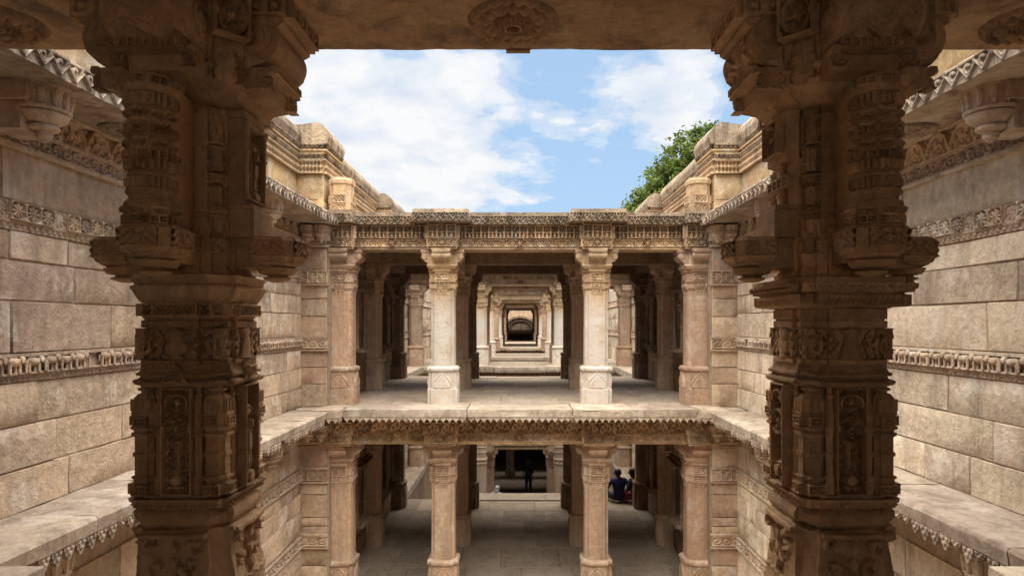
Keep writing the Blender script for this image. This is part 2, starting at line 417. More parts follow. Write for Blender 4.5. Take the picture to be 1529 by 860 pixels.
CACHE = {}
def relief(w, h, d, fn, res, back=.012, **k):
    key = (round(w, 4), round(h, 4), d, fn.__name__, res, back, tuple(k.items()))
    if key in CACHE: return CACHE[key]
    nx = max(3, int(w/res)+1); nz = max(3, int(h/res)+1)
    U, V = np.meshgrid(np.linspace(0, w, nx), np.linspace(0, h, nz))
    H = np.clip(fn(U, V, w, h, **k), 0, 1)*d
    v = np.stack([U-w/2, -H, V], -1).reshape(-1, 3).tolist()
    f = [(j*nx+i, j*nx+i+1, (j+1)*nx+i+1, (j+1)*nx+i) for j in range(nz-1) for i in range(nx-1)]
    loop = [i for i in range(nx)] + [j*nx+nx-1 for j in range(1, nz)] + [(nz-1)*nx+i for i in range(nx-2, -1, -1)] + [j*nx for j in range(nz-2, 0, -1)]
    o = len(v); v += [(v[i][0], back, v[i][2]) for i in loop]; n = len(loop)
    f += [(loop[(i+1) % n], loop[i], o+i, o+(i+1) % n) for i in range(n)]
    m = bpy.data.meshes.new('carving'); m.from_pydata(v, [], f)
    m.shade_smooth(); m.set_sharp_from_angle(angle=math.radians(55))
    CACHE[key] = m; return m
def rosette(R, d=.03, nr=26, na=96):
    v = []; f = []
    for j in range(nr+1):
        r = j/nr
        for i in range(na):
            t = 2*PI*i/na
            h = 0
            if r < .15: h = .0
            elif r < .20: h = 1.0
            elif r < .36: h = .3+.65*abs(math.cos(9*t))**.6*math.sin((r-.20)/.16*PI)
            elif r < .42: h = .75
            elif r < .46: h = .2
            elif r < .72: h = .25+.65*abs(math.cos(7*t+.7*r*4))**.7*(.4+.6*math.sin((r-.46)/.26*PI))
            elif r < .76: h = .15
            elif r < 1: h = .2+.6*abs(math.cos(11*t))**.6*math.sin((r-.76)/.24*PI)
            v.append((R*r*math.cos(t), R*r*math.sin(t), -h*d))
    for j in range(nr):
        for i in range(na):
            k = (i+1) % na; f.append((j*na+i, (j+1)*na+i, (j+1)*na+k, j*na+k))
    m = bpy.data.meshes.new('rosette'); m.from_pydata(v, [], f); m.validate(); m.shade_smooth(); m.set_sharp_from_angle(angle=math.radians(60)); return m
def face_rot(k): return k*PI/2
def on_face(root, name, mesh, mat, k, dist, x=0, z=0, cy=0, cx=0, kind=None):
    """child facing side k (0 = -Y, 1 = +X, 2 = +Y, 3 = -X) at distance dist from the axis"""
    a = k*PI/2; lx, ly = x, -dist
    return ob(name, mesh, mat, root, (cx+lx*math.cos(a)-ly*math.sin(a), cy+lx*math.sin(a)+ly*math.cos(a), z), a, kind=kind)

def stone_mesh(w, h, seed, dep=.09, amp=.005, nx=4, nz=3, ch=.008):
    """rough faced ashlar block: face at y=0 looking -Y, x from 0..w, z 0..h"""
    r = random.Random(seed); g = .0022
    xs = [g, g+ch]+[g+ch+(w-2*(g+ch))*i/(nx-1) for i in range(1, nx-1)]+[w-g-ch, w-g]
    zs = [g, g+ch]+[g+ch+(h-2*(g+ch))*i/(nz-1) for i in range(1, nz-1)]+[h-g-ch, h-g]
    v = []; f = []
    for j, z in enumerate(zs):
        for i, x in enumerate(xs):
            e = i in (0, len(xs)-1) or j in (0, len(zs)-1)
            y = (.005+r.uniform(0, .006)) if e else r.uniform(-amp, amp)
            if e and r.random() < .16: y += r.uniform(.008, .025)
            jx = r.uniform(-.003, .003) if not e else (r.uniform(0, .006) if i == 0 else -r.uniform(0, .006) if i == len(xs)-1 else 0)
            jz = r.uniform(-.003, .003) if not e else (r.uniform(0, .006) if j == 0 else -r.uniform(0, .006) if j == len(zs)-1 else 0)
            v.append((x+jx, y, z+jz))
    n = len(xs); m = len(zs)
    f = [(j*n+i, j*n+i+1, (j+1)*n+i+1, (j+1)*n+i) for j in range(m-1) for i in range(n-1)]
    loop = list(range(n))+[j*n+n-1 for j in range(1, m)]+[(m-1)*n+i for i in range(n-2, -1, -1)]+[j*n for j in range(m-2, 0, -1)]
    o = len(v); v += [(v[i][0], dep, v[i][2]) for i in loop]; q = len(loop)
    f += [(loop[(i+1) % q], loop[i], o+i, o+(i+1) % q) for i in range(q)]
    me = bpy.data.meshes.new('block'); me.from_pydata(v, [], f); me.shade_smooth(); me.set_sharp_from_angle(angle=math.radians(50)); return me
def lay_course(root, x0, x1, z0, z1, mat, seed, wmin=.5, wmax=1.1, y=0, name='stone', amp=.006, proud=.012):
    r = random.Random(seed); x = x0; k = 0
    while x < x1-.02:
        w = r.uniform(wmin, wmax)
        if x1-(x+w) < wmin*.6: w = x1-x
        ob(name, stone_mesh(w, z1-z0, seed*97+k, amp=amp), mat, root, (x, y-r.uniform(0, proud), z0)); x += w; k += 1
def slab_mesh(w, d, t, seed, ch=.007):
    r = random.Random(seed); g = .004
    a = lambda: r.uniform(-.004, .004)
    g = .002; b = MB(); x0, x1, y0, y1 = g, w-g, g, d-g
    b.add([(x0,y0,-t),(x1,y0,-t),(x1,y1,-t),(x0,y1,-t),(x0,y0,-ch),(x1,y0,-ch),(x1,y1,-ch),(x0,y1,-ch),
           (x0+ch,y0+ch,a()),(x1-ch,y0+ch,a()),(x1-ch,y1-ch,a()),(x0+ch,y1-ch,a())],
          [(0,3,2,1),(0,1,5,4),(1,2,6,5),(2,3,7,6),(3,0,4,7),(4,5,9,8),(5,6,10,9),(6,7,11,10),(7,4,8,11),(8,9,10,11)])
    return b.mesh('slab', 30)
def pave(root, x0, x1, y0, y1, z, mat, seed, wmin=.6, wmax=1.3, dmin=.6, dmax=1.0, name='flagstone', t=.06):
    r = random.Random(seed); y = y0; k = 0
    while y < y1-.02:
        d = r.uniform(dmin, dmax)
        if y1-(y+d) < dmin*.6: d = y1-y
        x = x0
        while x < x1-.02:
            w = r.uniform(wmin, wmax)
            if x1-(x+w) < wmin*.6: w = x1-x
            ob(name, slab_mesh(w, d, t, seed*31+k), mat, root, (x, y, z-r.uniform(0, .005))); k += 1; x += w
        y += d

# ------------------------------------------------------------------ ground and floors
def ground():
    xi, y0, y1, B = 4.3, -9, 66, 900
    b = MB(); z = 3.0
    for (a, c, d, e) in ((-B, -xi, -B, B), (xi, B, -B, B), (-xi, xi, -B, y0), (-xi, xi, y1, B)):
        b.add([(a, d, z), (c, d, z), (c, e, z), (a, e, z)], [(0, 1, 2, 3)])
    ob('ground', b.mesh('ground', 0), M_GRND, kind='structure')
ground()
FL = ob('upper_floor', boxm('f', -3.5, 3.5, 9.2, 15.1, -.1, -.05), M_JOINT, kind='structure')
pave(FL, -3.45, 3.45, 9.2, 15.1, 0, M_FLOOR, 5, .8, 1.5, .7, 1.05)
FN = ob('near_floor', boxm('f', -3.5, 3.5, -9, 2.95, -.1, -.004), M_FLOOR, kind='structure')
pv_ = ob('court_floor', boxm('f', -3.5, 3.5, 2.9, 8.99, -3.35, -3.11), M_FLOOR, kind='structure')
FLW = ob('lower_floor', boxm('f', -3.6, 3.6, 3.0, 15.2, -3.4, -3.15), M_JOINT, kind='structure')
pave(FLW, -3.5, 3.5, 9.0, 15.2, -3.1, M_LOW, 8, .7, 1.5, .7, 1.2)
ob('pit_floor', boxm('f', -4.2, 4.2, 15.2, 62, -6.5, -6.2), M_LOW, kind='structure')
FB = ob('far_floor', boxm('f', -3.5, 3.5, 18.35, 20.9, -.1, -.05), M_JOINT, kind='structure')
pave(FB, -3.45, 3.45, 18.35, 20.9, 0, M_FLOOR, 6, .9, 1.6, .8, 1.1)
FC = ob('far_floor', boxm('f', -3.5, 3.5, 23.6, 27.0, -.1, 0), M_FLOOR, kind='structure')
FD = ob('far_floor', boxm('f', -3.5, 3.5, 33.3, 50, -.1, 0), M_FLOOR, kind='structure')

# ------------------------------------------------------------------ court walls
COURSES = [(0, .30), (.30, .60), (.60, .90), (1.10, 1.46), (1.46, 1.74), (1.74, 1.94), (2.14, 2.5)]
def elephant_mesh():
    b = MB()
    def ell(c, r, n=10, m=7):
        pr = []
        for j in range(m+1):
            a = -PI/2+PI*j/m; pr.append((math.sin(a), max(.02, math.cos(a))))
        M = Matrix.Translation(c) @ Matrix.Diagonal((r[0], r[1], r[2], 1))
        b.lathe(pr, n, M)
    ell((0, -.012, .070), (.044, .028, .028)); ell((-.022, -.012, .076), (.024, .025, .024)); ell((.05, -.018, .084), (.020, .022, .024)); ell((.038, -.038, .078), (.013, .006, .020), 8, 5)
    for x in (-.038, -.022, .018, .033): b.lathe([(.0, .009), (.03, .0075), (.06, .010)], 7, None, x, -.022+(.014 if x in (-.022, .018) else 0))
    b.lathe([(.004, .006), (.02, .006), (.05, .009), (.075, .012)], 7, Matrix.Translation((.012, 0, 0)) @ Matrix.Shear('XY', 4, (0, 0)), .066, -.024)
    b.lathe([(.03, .003), (.08, .005)], 5, None, -.052, -.012)
    return b.mesh('elephant', 60)
ELE = elephant_mesh()
FLOWER = relief(.126, .126, .034, p_flower, .0035)
LEAFT = relief(.13, .125, .028, p_zig, .0042, c=.13)
def pendant_mesh(w=.1, h=.105, t=.035):
    o = [(.5, 0), (.46, -.3), (.33, -.42), (.36, -.58), (.2, -.7), (.14, -.9), (0, -1)]
    pts = [(-x*w, z*h) for x, z in o]+[(x*w, z*h) for x, z in reversed(o[:-1])]
    b = MB(); b.prism(pts, 0, t)
    for u, z, r in ((-.2, -.22, .13), (.2, -.22, .13), (0, -.55, .16)):
        b.lathe([(0, r*w), (.004, r*w*1.1), (.012, r*w*.7)], 8, Matrix.Translation((u*w, 0, z*h)) @ Matrix.Rotation(PI/2, 4, 'X'))
    return b.mesh('pendant', 30)
PEND = pendant_mesh()
def hang_mesh(k=1):
    b = MB()
    b.lathe([(.0, .012), (.03, .045), (.07, .05), (.085, .085), (.10, .09), (.115, .075), (.135, .105), (.165, .135), (.185, .14), (.19, .12), (.20, .15), (.215, .155), (.22, .135), (.33, .15), (.36, .16)], 20)
    b.box(-.17, .17, -.02, .33, .24, .36); b.box(-.13, .13, .05, .33, .06, .24)
    for i in range(12):
        a = 2*PI*i/12; b.lathe([(.225, .012), (.28, .024), (.325, .02)], 6, None, .142*math.cos(a), .142*math.sin(a))
    return b.mesh('hanging_bracket', 35)
HANG = hang_mesh()

def court_wall(side, X, mat, seed):
    rz = PI/2 if side == 'left' else -PI/2
    root = thing('stone_wall', f'tall ashlar sandstone wall with carved friezes along the {side} side of the near court', 'wall', (X, 0, 0), rz)
    s = 1 if side == 'left' else -1
    def sp(a, b): return (a, b) if s > 0 else (-b, -a)
    x0, x1 = sp(-9, 9.5)
    ob('wall_core', boxm('c', x0, x1, .009, .55, -3.4, 3.0), M_JOINT, root)
    a0, a1 = sp(2.5, 9.5)
    for zo in (0, -3.1):
        for i, (za, zb) in enumerate(COURSES):
            wi = (.5, 1.1) if i in (0, 5) else (.8, 1.9) if i in (2, 3, 6) else (.6, 1.4)
            if zo == 0: lay_course(root, a0, a1, za, zb, mat, seed+i, *wi)
            else: lay_course(root, a0, a1, za+zo, zb+zo, mat, seed+i+40, .5, 1.1)
    n = 7.0
    # elephant frieze
    fr = ob('elephant_frieze', boxm('fr', a0, a1, -.012, .03, .902, 1.098), mat, root)
    ob('moulding', MB().box(a0, a1, -.05, -.0125, 1.075, 1.097).box(a0, a1, -.045, -.0125, .956, .968).mesh('m', 0), mat, fr)
    ob('scroll_strip', relief(7.0, .05, .014, p_tooth, .007, c=.045), mat, fr, ((a0+a1)/2, -.0126, .904))
    r = random.Random(seed); x = a0+.08
    while x < a1-.08:
        if r.random() < .04: x += .14; continue
        ob('elephant', ELE, mat, fr, (x, -.022, .966), 0, scale=((1 if s > 0 else -1)*r.uniform(1.08, 1.25), 1.25, r.uniform(.98, 1.1))); x += r.uniform(.135, .165)
    # flower frieze
    fr = ob('flower_frieze', boxm('fl', a0, a1, -.012, .03, 1.942, 2.138), mat, root)
    k = int((a1-a0)/.1285)
    for i in range(k): ob('flower', FLOWER, mat, fr, (a0+.065+i*.1285, -.0125, 2.008+r.uniform(-.002, .002)), scale=(1, r.choice((.35, .7, .9, 1, 1.05, 1.1)), 1))
    ob('scroll_strip', relief(7.0, .062, .016, p_tooth, .007, c=.055), mat, fr, (((a0+a1)/2), -.0126, 1.944))
    # upper carved bands
    for k in range(5):
        xa = a0+k*1.4
        ob('scroll_frieze', relief(1.396, .13, .036, p_scroll, .006), mat, root, (xa+.7, -.012, 2.512))
        ob('lotus_frieze', relief(1.396, .215, .06, p_lotus, .007), mat, root, (xa+.7, -.0, 2.645))
        ob('scroll_frieze', relief(1.396, .17, .04, p_scroll, .009), mat, root, (xa+.7, -.012, -1.145))
        ob('scroll_frieze', relief(1.396, .17, .04, p_scroll, .009), mat, root, (xa+.7, -.012, -2.19))
    ob('moulding', MB().box(a0, a1, -.045, 0, 2.49, 2.511).box(a0, a1, -.04, 0, 2.643, 2.66).mesh('m', 0), mat, root)
    # hanging brackets
    for Y in (4.0, 7.6):
        xx = Y*s
        ob('hanging_bracket', HANG, mat, root, (xx, -.30, 2.50)); ob('hanging_bracket', HANG, mat, root, (xx, -.30, -.57))
    # eave
    e = thing('stone_eave', f'projecting stone eave with leaf carved edge above the {side} court wall', 'eave', (X, 0, 0), rz)
    rr = random.Random(seed+5); x = a0
    while x < a1-.3:
        w = min(rr.uniform(1.0, 1.7), a1-x)
        if a1-(x+w) < .5: w = a1-x
        b = MB(); b.prism([(0, 2.862), (-.54, 2.855), (-.575, 2.845), (-.58, 2.97), (-.55, 3.005), (-.2, 3.06), (.02, 3.065)][::-1], x+.004, x+w-.004, axis='x')
        ob('eave_slab', rough(b.mesh('eave', 30), 6, .005, 6, x), M_EAVE, e); x += w
    k = int((a1-a0)/.131)
    for i in range(k): ob('carved_leaf', LEAFT, M_EAVE, e, (a0+.066+i*.131, -.583, 2.842+rr.uniform(-.003, .003)), scale=(1, rr.choice((.45, .8, 1, 1, 1.1)), 1))
    mt = rosette(.2, .03)
    ob('rosette', mt, M_EAVE, e, (4.85*s, -.3, 2.853))
    # ledge
    l = thing('stone_ledge', f'pale stone ledge with hanging lace pendants running along the {side} court wall', 'ledge', (X, 0, 0), rz)
    b0, b1 = sp(2.7, 9.0)
    x = b0; k = 0
    while x < b1-.05:
        w = min(rr.uniform(.9, 1.6), b1-x)
        if b1-(x+w) < .5: w = b1-x
        b = MB(); b.prism([(0, -.13), (-.52, -.12), (-.575, -.11), (-.585, -.025), (-.57, -.002), (0, .003)][::-1], x+.003, x+w-.003, axis='x')
        ob('ledge_slab', rough(b.mesh('ledge', 25), 6, .006, 6, k+x), M_LEDGE, l); x += w
    for i in range(int((b1-b0)/.102)):
        if rr.random() < .05: continue
        ob('pendant', PEND, M_LEDGE, l, (b0+.05+i*.102, -.565, -.113), rr.uniform(-.06, .06), scale=(rr.uniform(.94, 1.02), 1, rr.choice((.55, .9, .95, 1, 1, 1.05))))
    return root
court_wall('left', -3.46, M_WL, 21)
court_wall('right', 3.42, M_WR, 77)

# ------------------------------------------------------------------ parapets above the court
def coping(b, x0, x1, y, z, w=.66, h=.36):
    pr = [(y, z), (y-.025, z+.10), (y, z+.2), (y+.06, z+.28), (y+.16, z+.335), (y+.3, z+h), (y+.5, z+h-.02), (y+w, z+.2), (y+w, z)]
    b.prism(pr[::-1], x0, x1, axis='x'); return b
def parapet(side, X, seed):
    rz = PI/2 if side == 'left' else -PI/2; s = 1 if side == 'left' else -1
    def sp(a, b): return (a, b) if s > 0 else (-b, -a)
    root = thing('parapet', f'golden parapet with baluster band and rounded coping above the {side} eave', 'parapet', (X, 0, 0), rz)
    rr = random.Random(seed)
    def run(Y0, Y1, y, z0, zt, end=False):
        x0, x1 = sp(Y0, Y1); L_ = x1-x0; zb = zt-.74
        ob('parapet_core', boxm('c', x0+.02, x1-.02, y+.02, y+.6, z0, zt-.02), M_JOINT, root)
        lay_course(root, x0, x1, z0, z0+(zb-z0)*.32, M_GOLD, seed+int(Y0*7), .5, 1.2, y)
        lay_course(root, x0, x1, z0+(zb-z0)*.32, zb+.01, M_GOLD, seed+int(Y0*7)+3, .8, 1.8, y)
        ob('baluster_band', relief(L_, .20, .05, p_bal, .01), M_CARVE, root, ((x0+x1)/2, y-.012, zb+.015))
        ea = x0-.05 if end and s > 0 else x0; eb = x1+.05 if end and s < 0 else x1
        ex = x0 if s > 0 else x1
        b = MB().box(ea, eb, y-.05, y+.6, zb+.216, zb+.245); ob('moulding', b.mesh('m', 0), M_TOP, root)
        ob('dentil_band', relief(L_, .075, .04, p_tooth, .01, c=.07), M_TOP, root, ((x0+x1)/2, y-.025, zb+.246))
        b = MB().box(ea, eb, y-.035, y+.6, zb+.322, zb+.36).box(ea-.02*(ea != x0), eb+.02*(eb != x1), y-.075, y+.6, zb+.36, zb+.385); ob('moulding', b.mesh('m', 0), M_GOLD, root)
        ob('dentil_band', relief(L_, .08, .04, p_tooth, .01, c=.075), M_TOP, root, ((x0+x1)/2, y-.05, zb+.386))
        n = max(1, round(L_/1.5))
        for i in range(n):
            xa, xb = x0+i*L_/n+.003, x0+(i+1)*L_/n-.003
            last = end and (i == 0 if s > 0 else i == n-1)
            if last: xa, xb = (xa-.09, xb) if s > 0 else (xa, xb+.09)
            b = coping(MB(), xa, xb, y-.09, zb+.466, h=.31)
            ob('coping_stone', rough(b.mesh('cop', 60), 4, .009, 4, xa), M_TOP, root)
        if end:
            r_ = -PI/2*s
            w = .52; yc = y+.26
            ob('baluster_band', relief(w, .20, .05, p_bal, .01), M_CARVE, root, (ex-s*.012, yc, zb+.015), r_)
            ob('dentil_band', relief(w+.03, .075, .04, p_tooth, .01, c=.07), M_TOP, root, (ex-s*.025, yc, zb+.246), r_)
            ob('dentil_band', relief(w+.06, .08, .04, p_tooth, .01, c=.075), M_TOP, root, (ex-s*.05, yc, zb+.386), r_)
            for a, b_, q in ((z0, z0+.22, 1), (z0+.22, zb+.01, 2)):
                ob('stone', stone_mesh(w, b_-a, seed+q), M_GOLD, root, (ex, yc+w/2*(1 if s > 0 else -1), a), r_)
    run(1.0, 9.42, 0.0, 3.06, 4.37)
    run(9.42, 10.2, -.42, 3.02, 4.37, True)
    run(10.2, 14.6, 0.02, 3.02, 4.56)
    run(14.6, 16.4, -.30, 3.02, 4.40, True)
    # small carved turret block standing on the cornice corner
    t = thing('carved_block', f'small carved stone block standing on the cornice below the {side} parapet pier', 'carved block', (-2.84 if side == 'left' else 2.83, 9.62, 3.05))
    b = MB(); b.loft(redent(.17, [(.1, .02)]), [(0, 1), (.12, 1), (.13, .95), (.45, .95), (.46, 1.04), (.52, 1.06), (.54, .96), (.56, .95)])
    ob('block_body', b.mesh('bl', 30), M_CARVE, t)
    for k in range(4):
        on_face(t, 'lattice_panel', relief(.2, .13, .02, p_lattice, .01), M_CARVE, k, .170, z=.15)
        on_face(t, 'scroll_panel', relief(.2, .11, .02, p_scroll, .01), M_CARVE, k, .172, z=.02)
parapet('left', -3.50, 3)
parapet('right', 3.46, 9)

# ------------------------------------------------------------------ pillars of the pavilions
def bracket_mesh(r0, r1, w, h):
    """roll bracket: reaches from r0 to r1 along -Y, width w, height h"""
    d = r1-r0
    pr = [(0, 0), (.28, .02), (.42, .08), (.46, .16), (.42, .22), (.5, .27), (.72, .33), (.9, .45), (.97, .58), (.95, .68), (.86, .73), (.9, .76), (1, .78), (1, 1), (0, 1)]
    b = MB(); pts = [(-(r0+u*d), z*h) for u, z in pr]
    b.prism(pts, -w/2, w/2, axis='x')
    for sx in (-1, 1):
        b.lathe([(0, .11*h*1.6), (.012, .1*h*1.6), (.018, .05*h)], 12, Matrix.Translation((sx*w/2, -(r0+.72*d), .58*h)) @ Matrix.Rotation(sx*PI/2, 4, 'Y'))
    b.box(-w/2-.012, w/2+.012, -(r0+d*1.02), -r0, h*.86, h*.995)
    return b.mesh('bracket', 40)
BR = bracket_mesh(.16, .345, .27, .27)
def pillar_parts(mats):
    """returns list of (name, mesh, k) in local coordinates, floor at 0, lintel at 2.5"""
    P = []
    b = MB(); pl = redent(.245, [(.12, .012), (.168, .024)])
    b.loft(pl, [(0, 1.02), (.26, 1.02), (.27, .98), (.29, .97), (.45, .95), (.53, .93), (.545, 1.0), (.57, 1.05), (.6, 1.03), (.615, .95), (.625, .88)])
    P.append(('base', rough(b.mesh('base', 30), 3, .004, 9), None))
    b = MB(); b.loft(redent(.193, [(.085, .009), (.128, .020)]), [(.62, 1), (1.2, .99), (1.86, .98)]); P.append(('shaft', b.mesh('shaft', 25), None))
    b = MB(); b.loft(redent(.205, [(.12, .02)]), [(1.85, .96), (1.87, 1.03), (1.895, 1.04), (1.90, .97), (1.97, .97), (1.975, 1.05), (2.0, 1.05), (2.005, .97), (2.13, .97), (2.135, 1.06), (2.15, 1.1), (2.17, 1.12), (2.175, 1.0), (2.18, 1.0)]); P.append(('neck_band', b.mesh('neck', 25), None))
    b = MB(); b.loft(SQ, [(2.17, .16), (2.175, .2), (2.20, .225), (2.235, .24), (2.25, .235), (2.255, .17), (2.499, .17)]); P.append(('capital', b.mesh('capital', 25), None))
    P.append(('bracket', BR, (.0, 2.228, 4)))
    P.append(('carved_panel', relief(.2, .11, .03, p_scroll, .008), (.196, 2.01, 4)))
    P.append(('carved_panel', relief(.2, .065, .025, p_squares, .01), (.196, 1.903, 4)))
    P.append(('carved_leaf', relief(.28, .24, .03, p_petal, .01), (.232, .285, 4)))
    P.append(('pointed_leaves', relief(.17, .075, .014, p_tooth, .009, c=.056), (.192, 1.775, 4)))
    P.append(('corner_strip', relief(.2, .05, .016, p_tooth, .01, c=.04), (.228, .232, 4)))
    return P
def make_pillar(mat, label, group):
    t = thing('stone_pillar', label, 'pillar', group=group)
    for nm, me, k in pillar_parts(None):
        me = me.copy() if me.users else me
        me.materials.clear(); me.materials.append(M_PILG if mat is M_PILW and nm in ('bracket', 'carved_panel', 'capital', 'neck_band', 'pointed_leaves') else mat)
        if k is None: ob(nm, me, mat, t)
        else:
            for i in range(k[2]): on_face(t, nm, me, mat, i, k[0], z=k[1])
    return t
PG = 'stone pillars of the pavilions'
protos = {m.name: None for m in (M_PIL, M_PILR, M_PILW, M_SHADE)}
def pillar(mat, x, y, z, label):
    if protos[mat.name] is None:
        protos[mat.name] = make_pillar(mat, label, PG); t = protos[mat.name]; t.location = (x, y, z)
    else: t = dup(protos[mat.name], (x, y, z), 0, label)
    t.rotation_euler = (RND.gauss(0, .0025), RND.gauss(0, .0025), RND.gauss(0, .012))
    return t
PX = [(-2.905, 'against the left wall'), (-1.248, 'left of the central aisle'), (1.227, 'right of the central aisle'), (2.875, 'against the right wall')]
ROWS = [(9.845, 'front row'), (12.18, 'middle row'), (14.58, 'back row')]
for zi, (z, st) in enumerate(((0, 'upper storey'), (-3.1, 'lower storey'))):
    for ri, (y, rn) in enumerate(ROWS):
        for pi, (x, pn) in enumerate(PX):
            if ri and pi in (0, 3): x += .1*(-1 if pi == 0 else 1)
            if ri == 0: m = (M_PILW if pi in (1, 2) else M_PILR) if zi == 0 else (M_PIL if pi in (1, 2) else M_PILR)
            else: m = M_PIL if ri == 1 else M_SHADE
            look = {M_PILW.name: 'whitewashed pillar', M_PILR.name: 'reddish pillar', M_PIL.name: 'buff pillar', M_SHADE.name: 'shade-toned pillar'}[m.name]
            pillar(m, x, y, z, f'{look} in {st} of nearest pavilion, {rn}, {pn}')
for (y, nm, xs, m) in ((18.85, 'second pavilion', ((-3.27, 'against the left wall'), (-1.24, 'left of the aisle'), (1.24, 'right of the aisle'), (3.27, 'against the right wall')), M_PILW),
                    (20.6, 'second pavilion, back row', ((-1.24, 'left of the aisle'), (1.24, 'right of the aisle')), M_PIL),
                    (24.15, 'third pavilion', ((-3.27, 'against the left wall'), (-1.24, 'left of the aisle'), (1.24, 'right of the aisle'), (3.27, 'against the right wall')), M_PILW),
                    (34.2, 'fourth pavilion, front row', ((-1.24, 'left of the aisle'), (1.24, 'right of the aisle')), M_PILW),
                    (29.4, 'passage before the fourth pavilion', ((-1.24, 'left of the aisle'), (1.24, 'right of the aisle')), M_PIL),
                    (44.5, 'passage behind the fourth pavilion', ((-1.24, 'left of the aisle'), (1.24, 'right of the aisle')), M_SHADE),
                    (49, 'last passage before the shaft', ((-1.24, 'left of the aisle'), (1.24, 'right of the aisle')), M_SHADE),
                    (38.6, 'fourth pavilion, back row', ((-1.24, 'left of the aisle'), (1.24, 'right of the aisle')), M_PILW)):
    for x, pn in xs:
        mm = M_PIL if abs(x) > 3 else m
        pillar(mm, x, y, 0, f'distant pillar in upper storey of {nm}, {pn}')
for x, pn in ((-3.22, 'left'), (3.22, 'right')):
    pillar(M_PIL, x, 18.85, -3.1, f'pillar standing on the {pn} lower ledge beyond the nearest pavilion')
for x, pn in ((-1.24, 'left'), (1.24, 'right')):
    t = thing('stone_pillar', f'tall plain pillar with ringed bands {pn} of the dark lower doorway', 'pillar', (x, 18.7, 0), group='tall ringed pillars')
    b = MB(); b.loft(octo(.19, .12), [(-6.2, 1), (-3.02, 1)]); ob('shaft', b.mesh('s', 25), M_PIL, t)
    b = MB(); b.loft(octo(.19, .13), [(-3.02, 1.0), (-3.0, 1.1), (-2.95, 1.1), (-2.93, .95), (-2.9, .95), (-2.88, 1.12), (-2.84, 1.12), (-2.82, .95), (-2.66, .98), (-2.64, 1.06), (-2.62, 1.0), (-2.5, 1.0), (-2.48, 1.08), (-2.46, 1.0)]); ob('ring_band', b.mesh('s', 25), M_PIL, t)
    b = MB(); b.loft(octo(.18, .15), [(-2.46, 1), (-.6, 1)]); ob('upper_shaft', b.mesh('s', 25), M_PIL, t)
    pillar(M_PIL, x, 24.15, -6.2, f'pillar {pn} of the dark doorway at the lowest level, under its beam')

# ------------------------------------------------------------------ beams, friezes and cornices of a pavilion front
def teeth(x0, x1, y, z, h, c, t=.04):
    b = MB(); n = max(1, round((x1-x0)/c)); c = (x1-x0)/n
    for i in range(n):
        u = x0+(i+.5)*c
        b.prism([(u-c*.5, z), (u-c*.44, z-h*.45), (u-c*.2, z-h*.6), (u, z-h), (u+c*.2, z-h*.6), (u+c*.44, z-h*.45), (u+c*.5, z)], y, y+t)
    return b
def cornice(name, label, cat, y, z, mat, pend, dx=(), thick=.11, xlim=3.0, blocks=((-1.248, .44), (1.227, .44)), proud=.18, ends=True):
    """slab running along X with boxes standing forward over the pillars; pend = 'teeth' hang free or 'band' carved"""
    t = thing(name, label, cat, (0, 0, 0))
    edges = []
    xs = sorted([(c-w, c+w) for c, w in blocks])
    cur = -xlim
    for a, b_ in xs: edges.append((cur, a, 0)); edges.append((a, b_, 1)); cur = b_
    edges.append((cur, xlim, 0))
    if ends:
        edges[0] = (-xlim+.42, edges[0][1], 0); edges[-1] = (edges[-1][0], xlim-.42, 0)
        edges = [(-xlim, -xlim+.42, 2)]+edges+[(xlim-.42, xlim, 2)]
    for a, b_, k in edges:
        yy = y-(proud if k else 0); zz = z+(.025 if k == 1 else .01 if k == 2 else 0)
        m = MB(); m.box(a+.002, b_-.002, yy, y+.62, zz-thick, zz-.02).box(a+.006, b_-.006, yy+.015, y+.62, zz-.02, zz)
        ob('cornice_slab', rough(m.mesh('sl', 0), 7, .005, 5, a), mat, t)
        if pend == 'teeth':
            m = teeth(a+.01, b_-.01, yy+.01, zz-thick, .085, .098)
            if k:
                for e, sx in ((a+.012, 1), (b_-.012, -1)):
                    for q in range(2):
                        m.prism([(u*.09+.045, v*.085) for u, v in ((-.5, 0), (-.4, -.5), (0, -1), (.4, -.5), (.5, 0))], 0, .03, Matrix.Translation((e, yy+.02+q*.09, zz-thick)) @ Matrix.Rotation(PI/2, 4, 'Z'))
            ob('pendant_row', m.mesh('teeth', 30), mat, t, kind='stuff')
        else:
            m = MB().box(a+.004, b_-.004, yy+.03, y+.6, zz-thick-.13, zz-thick); ob('band_core', m.mesh('bc', 0), mat, t)
            ob('carved_band', relief(b_-a-.004, .13, .04, p_zig, .0085, c=.1), mat, t, ((a+b_)/2, yy+.03, zz-thick-.131))
            if k:
                for e, r_ in ((a+.004, -PI/2), (b_-.004, PI/2)):
                    ob('carved_band', relief(proud, .13, .03, p_zig, .012, c=.09), mat, t, (e, yy+.03+proud/2, zz-thick-.131), r_)
    return t
cornice('cornice', 'zigzag carved cornice crowning the nearest pavilion, with blocks over its pillars', 'cornice', 9.58, 3.078, M_TOP, 'band', thick=.055, xlim=3.05)
cornice('floor_edge', 'pale floor edge of the upper storey with hanging pendants, nearest pavilion', 'ledge', 9.16, 0, M_LEDGE, 'teeth', thick=.11, xlim=3.12)
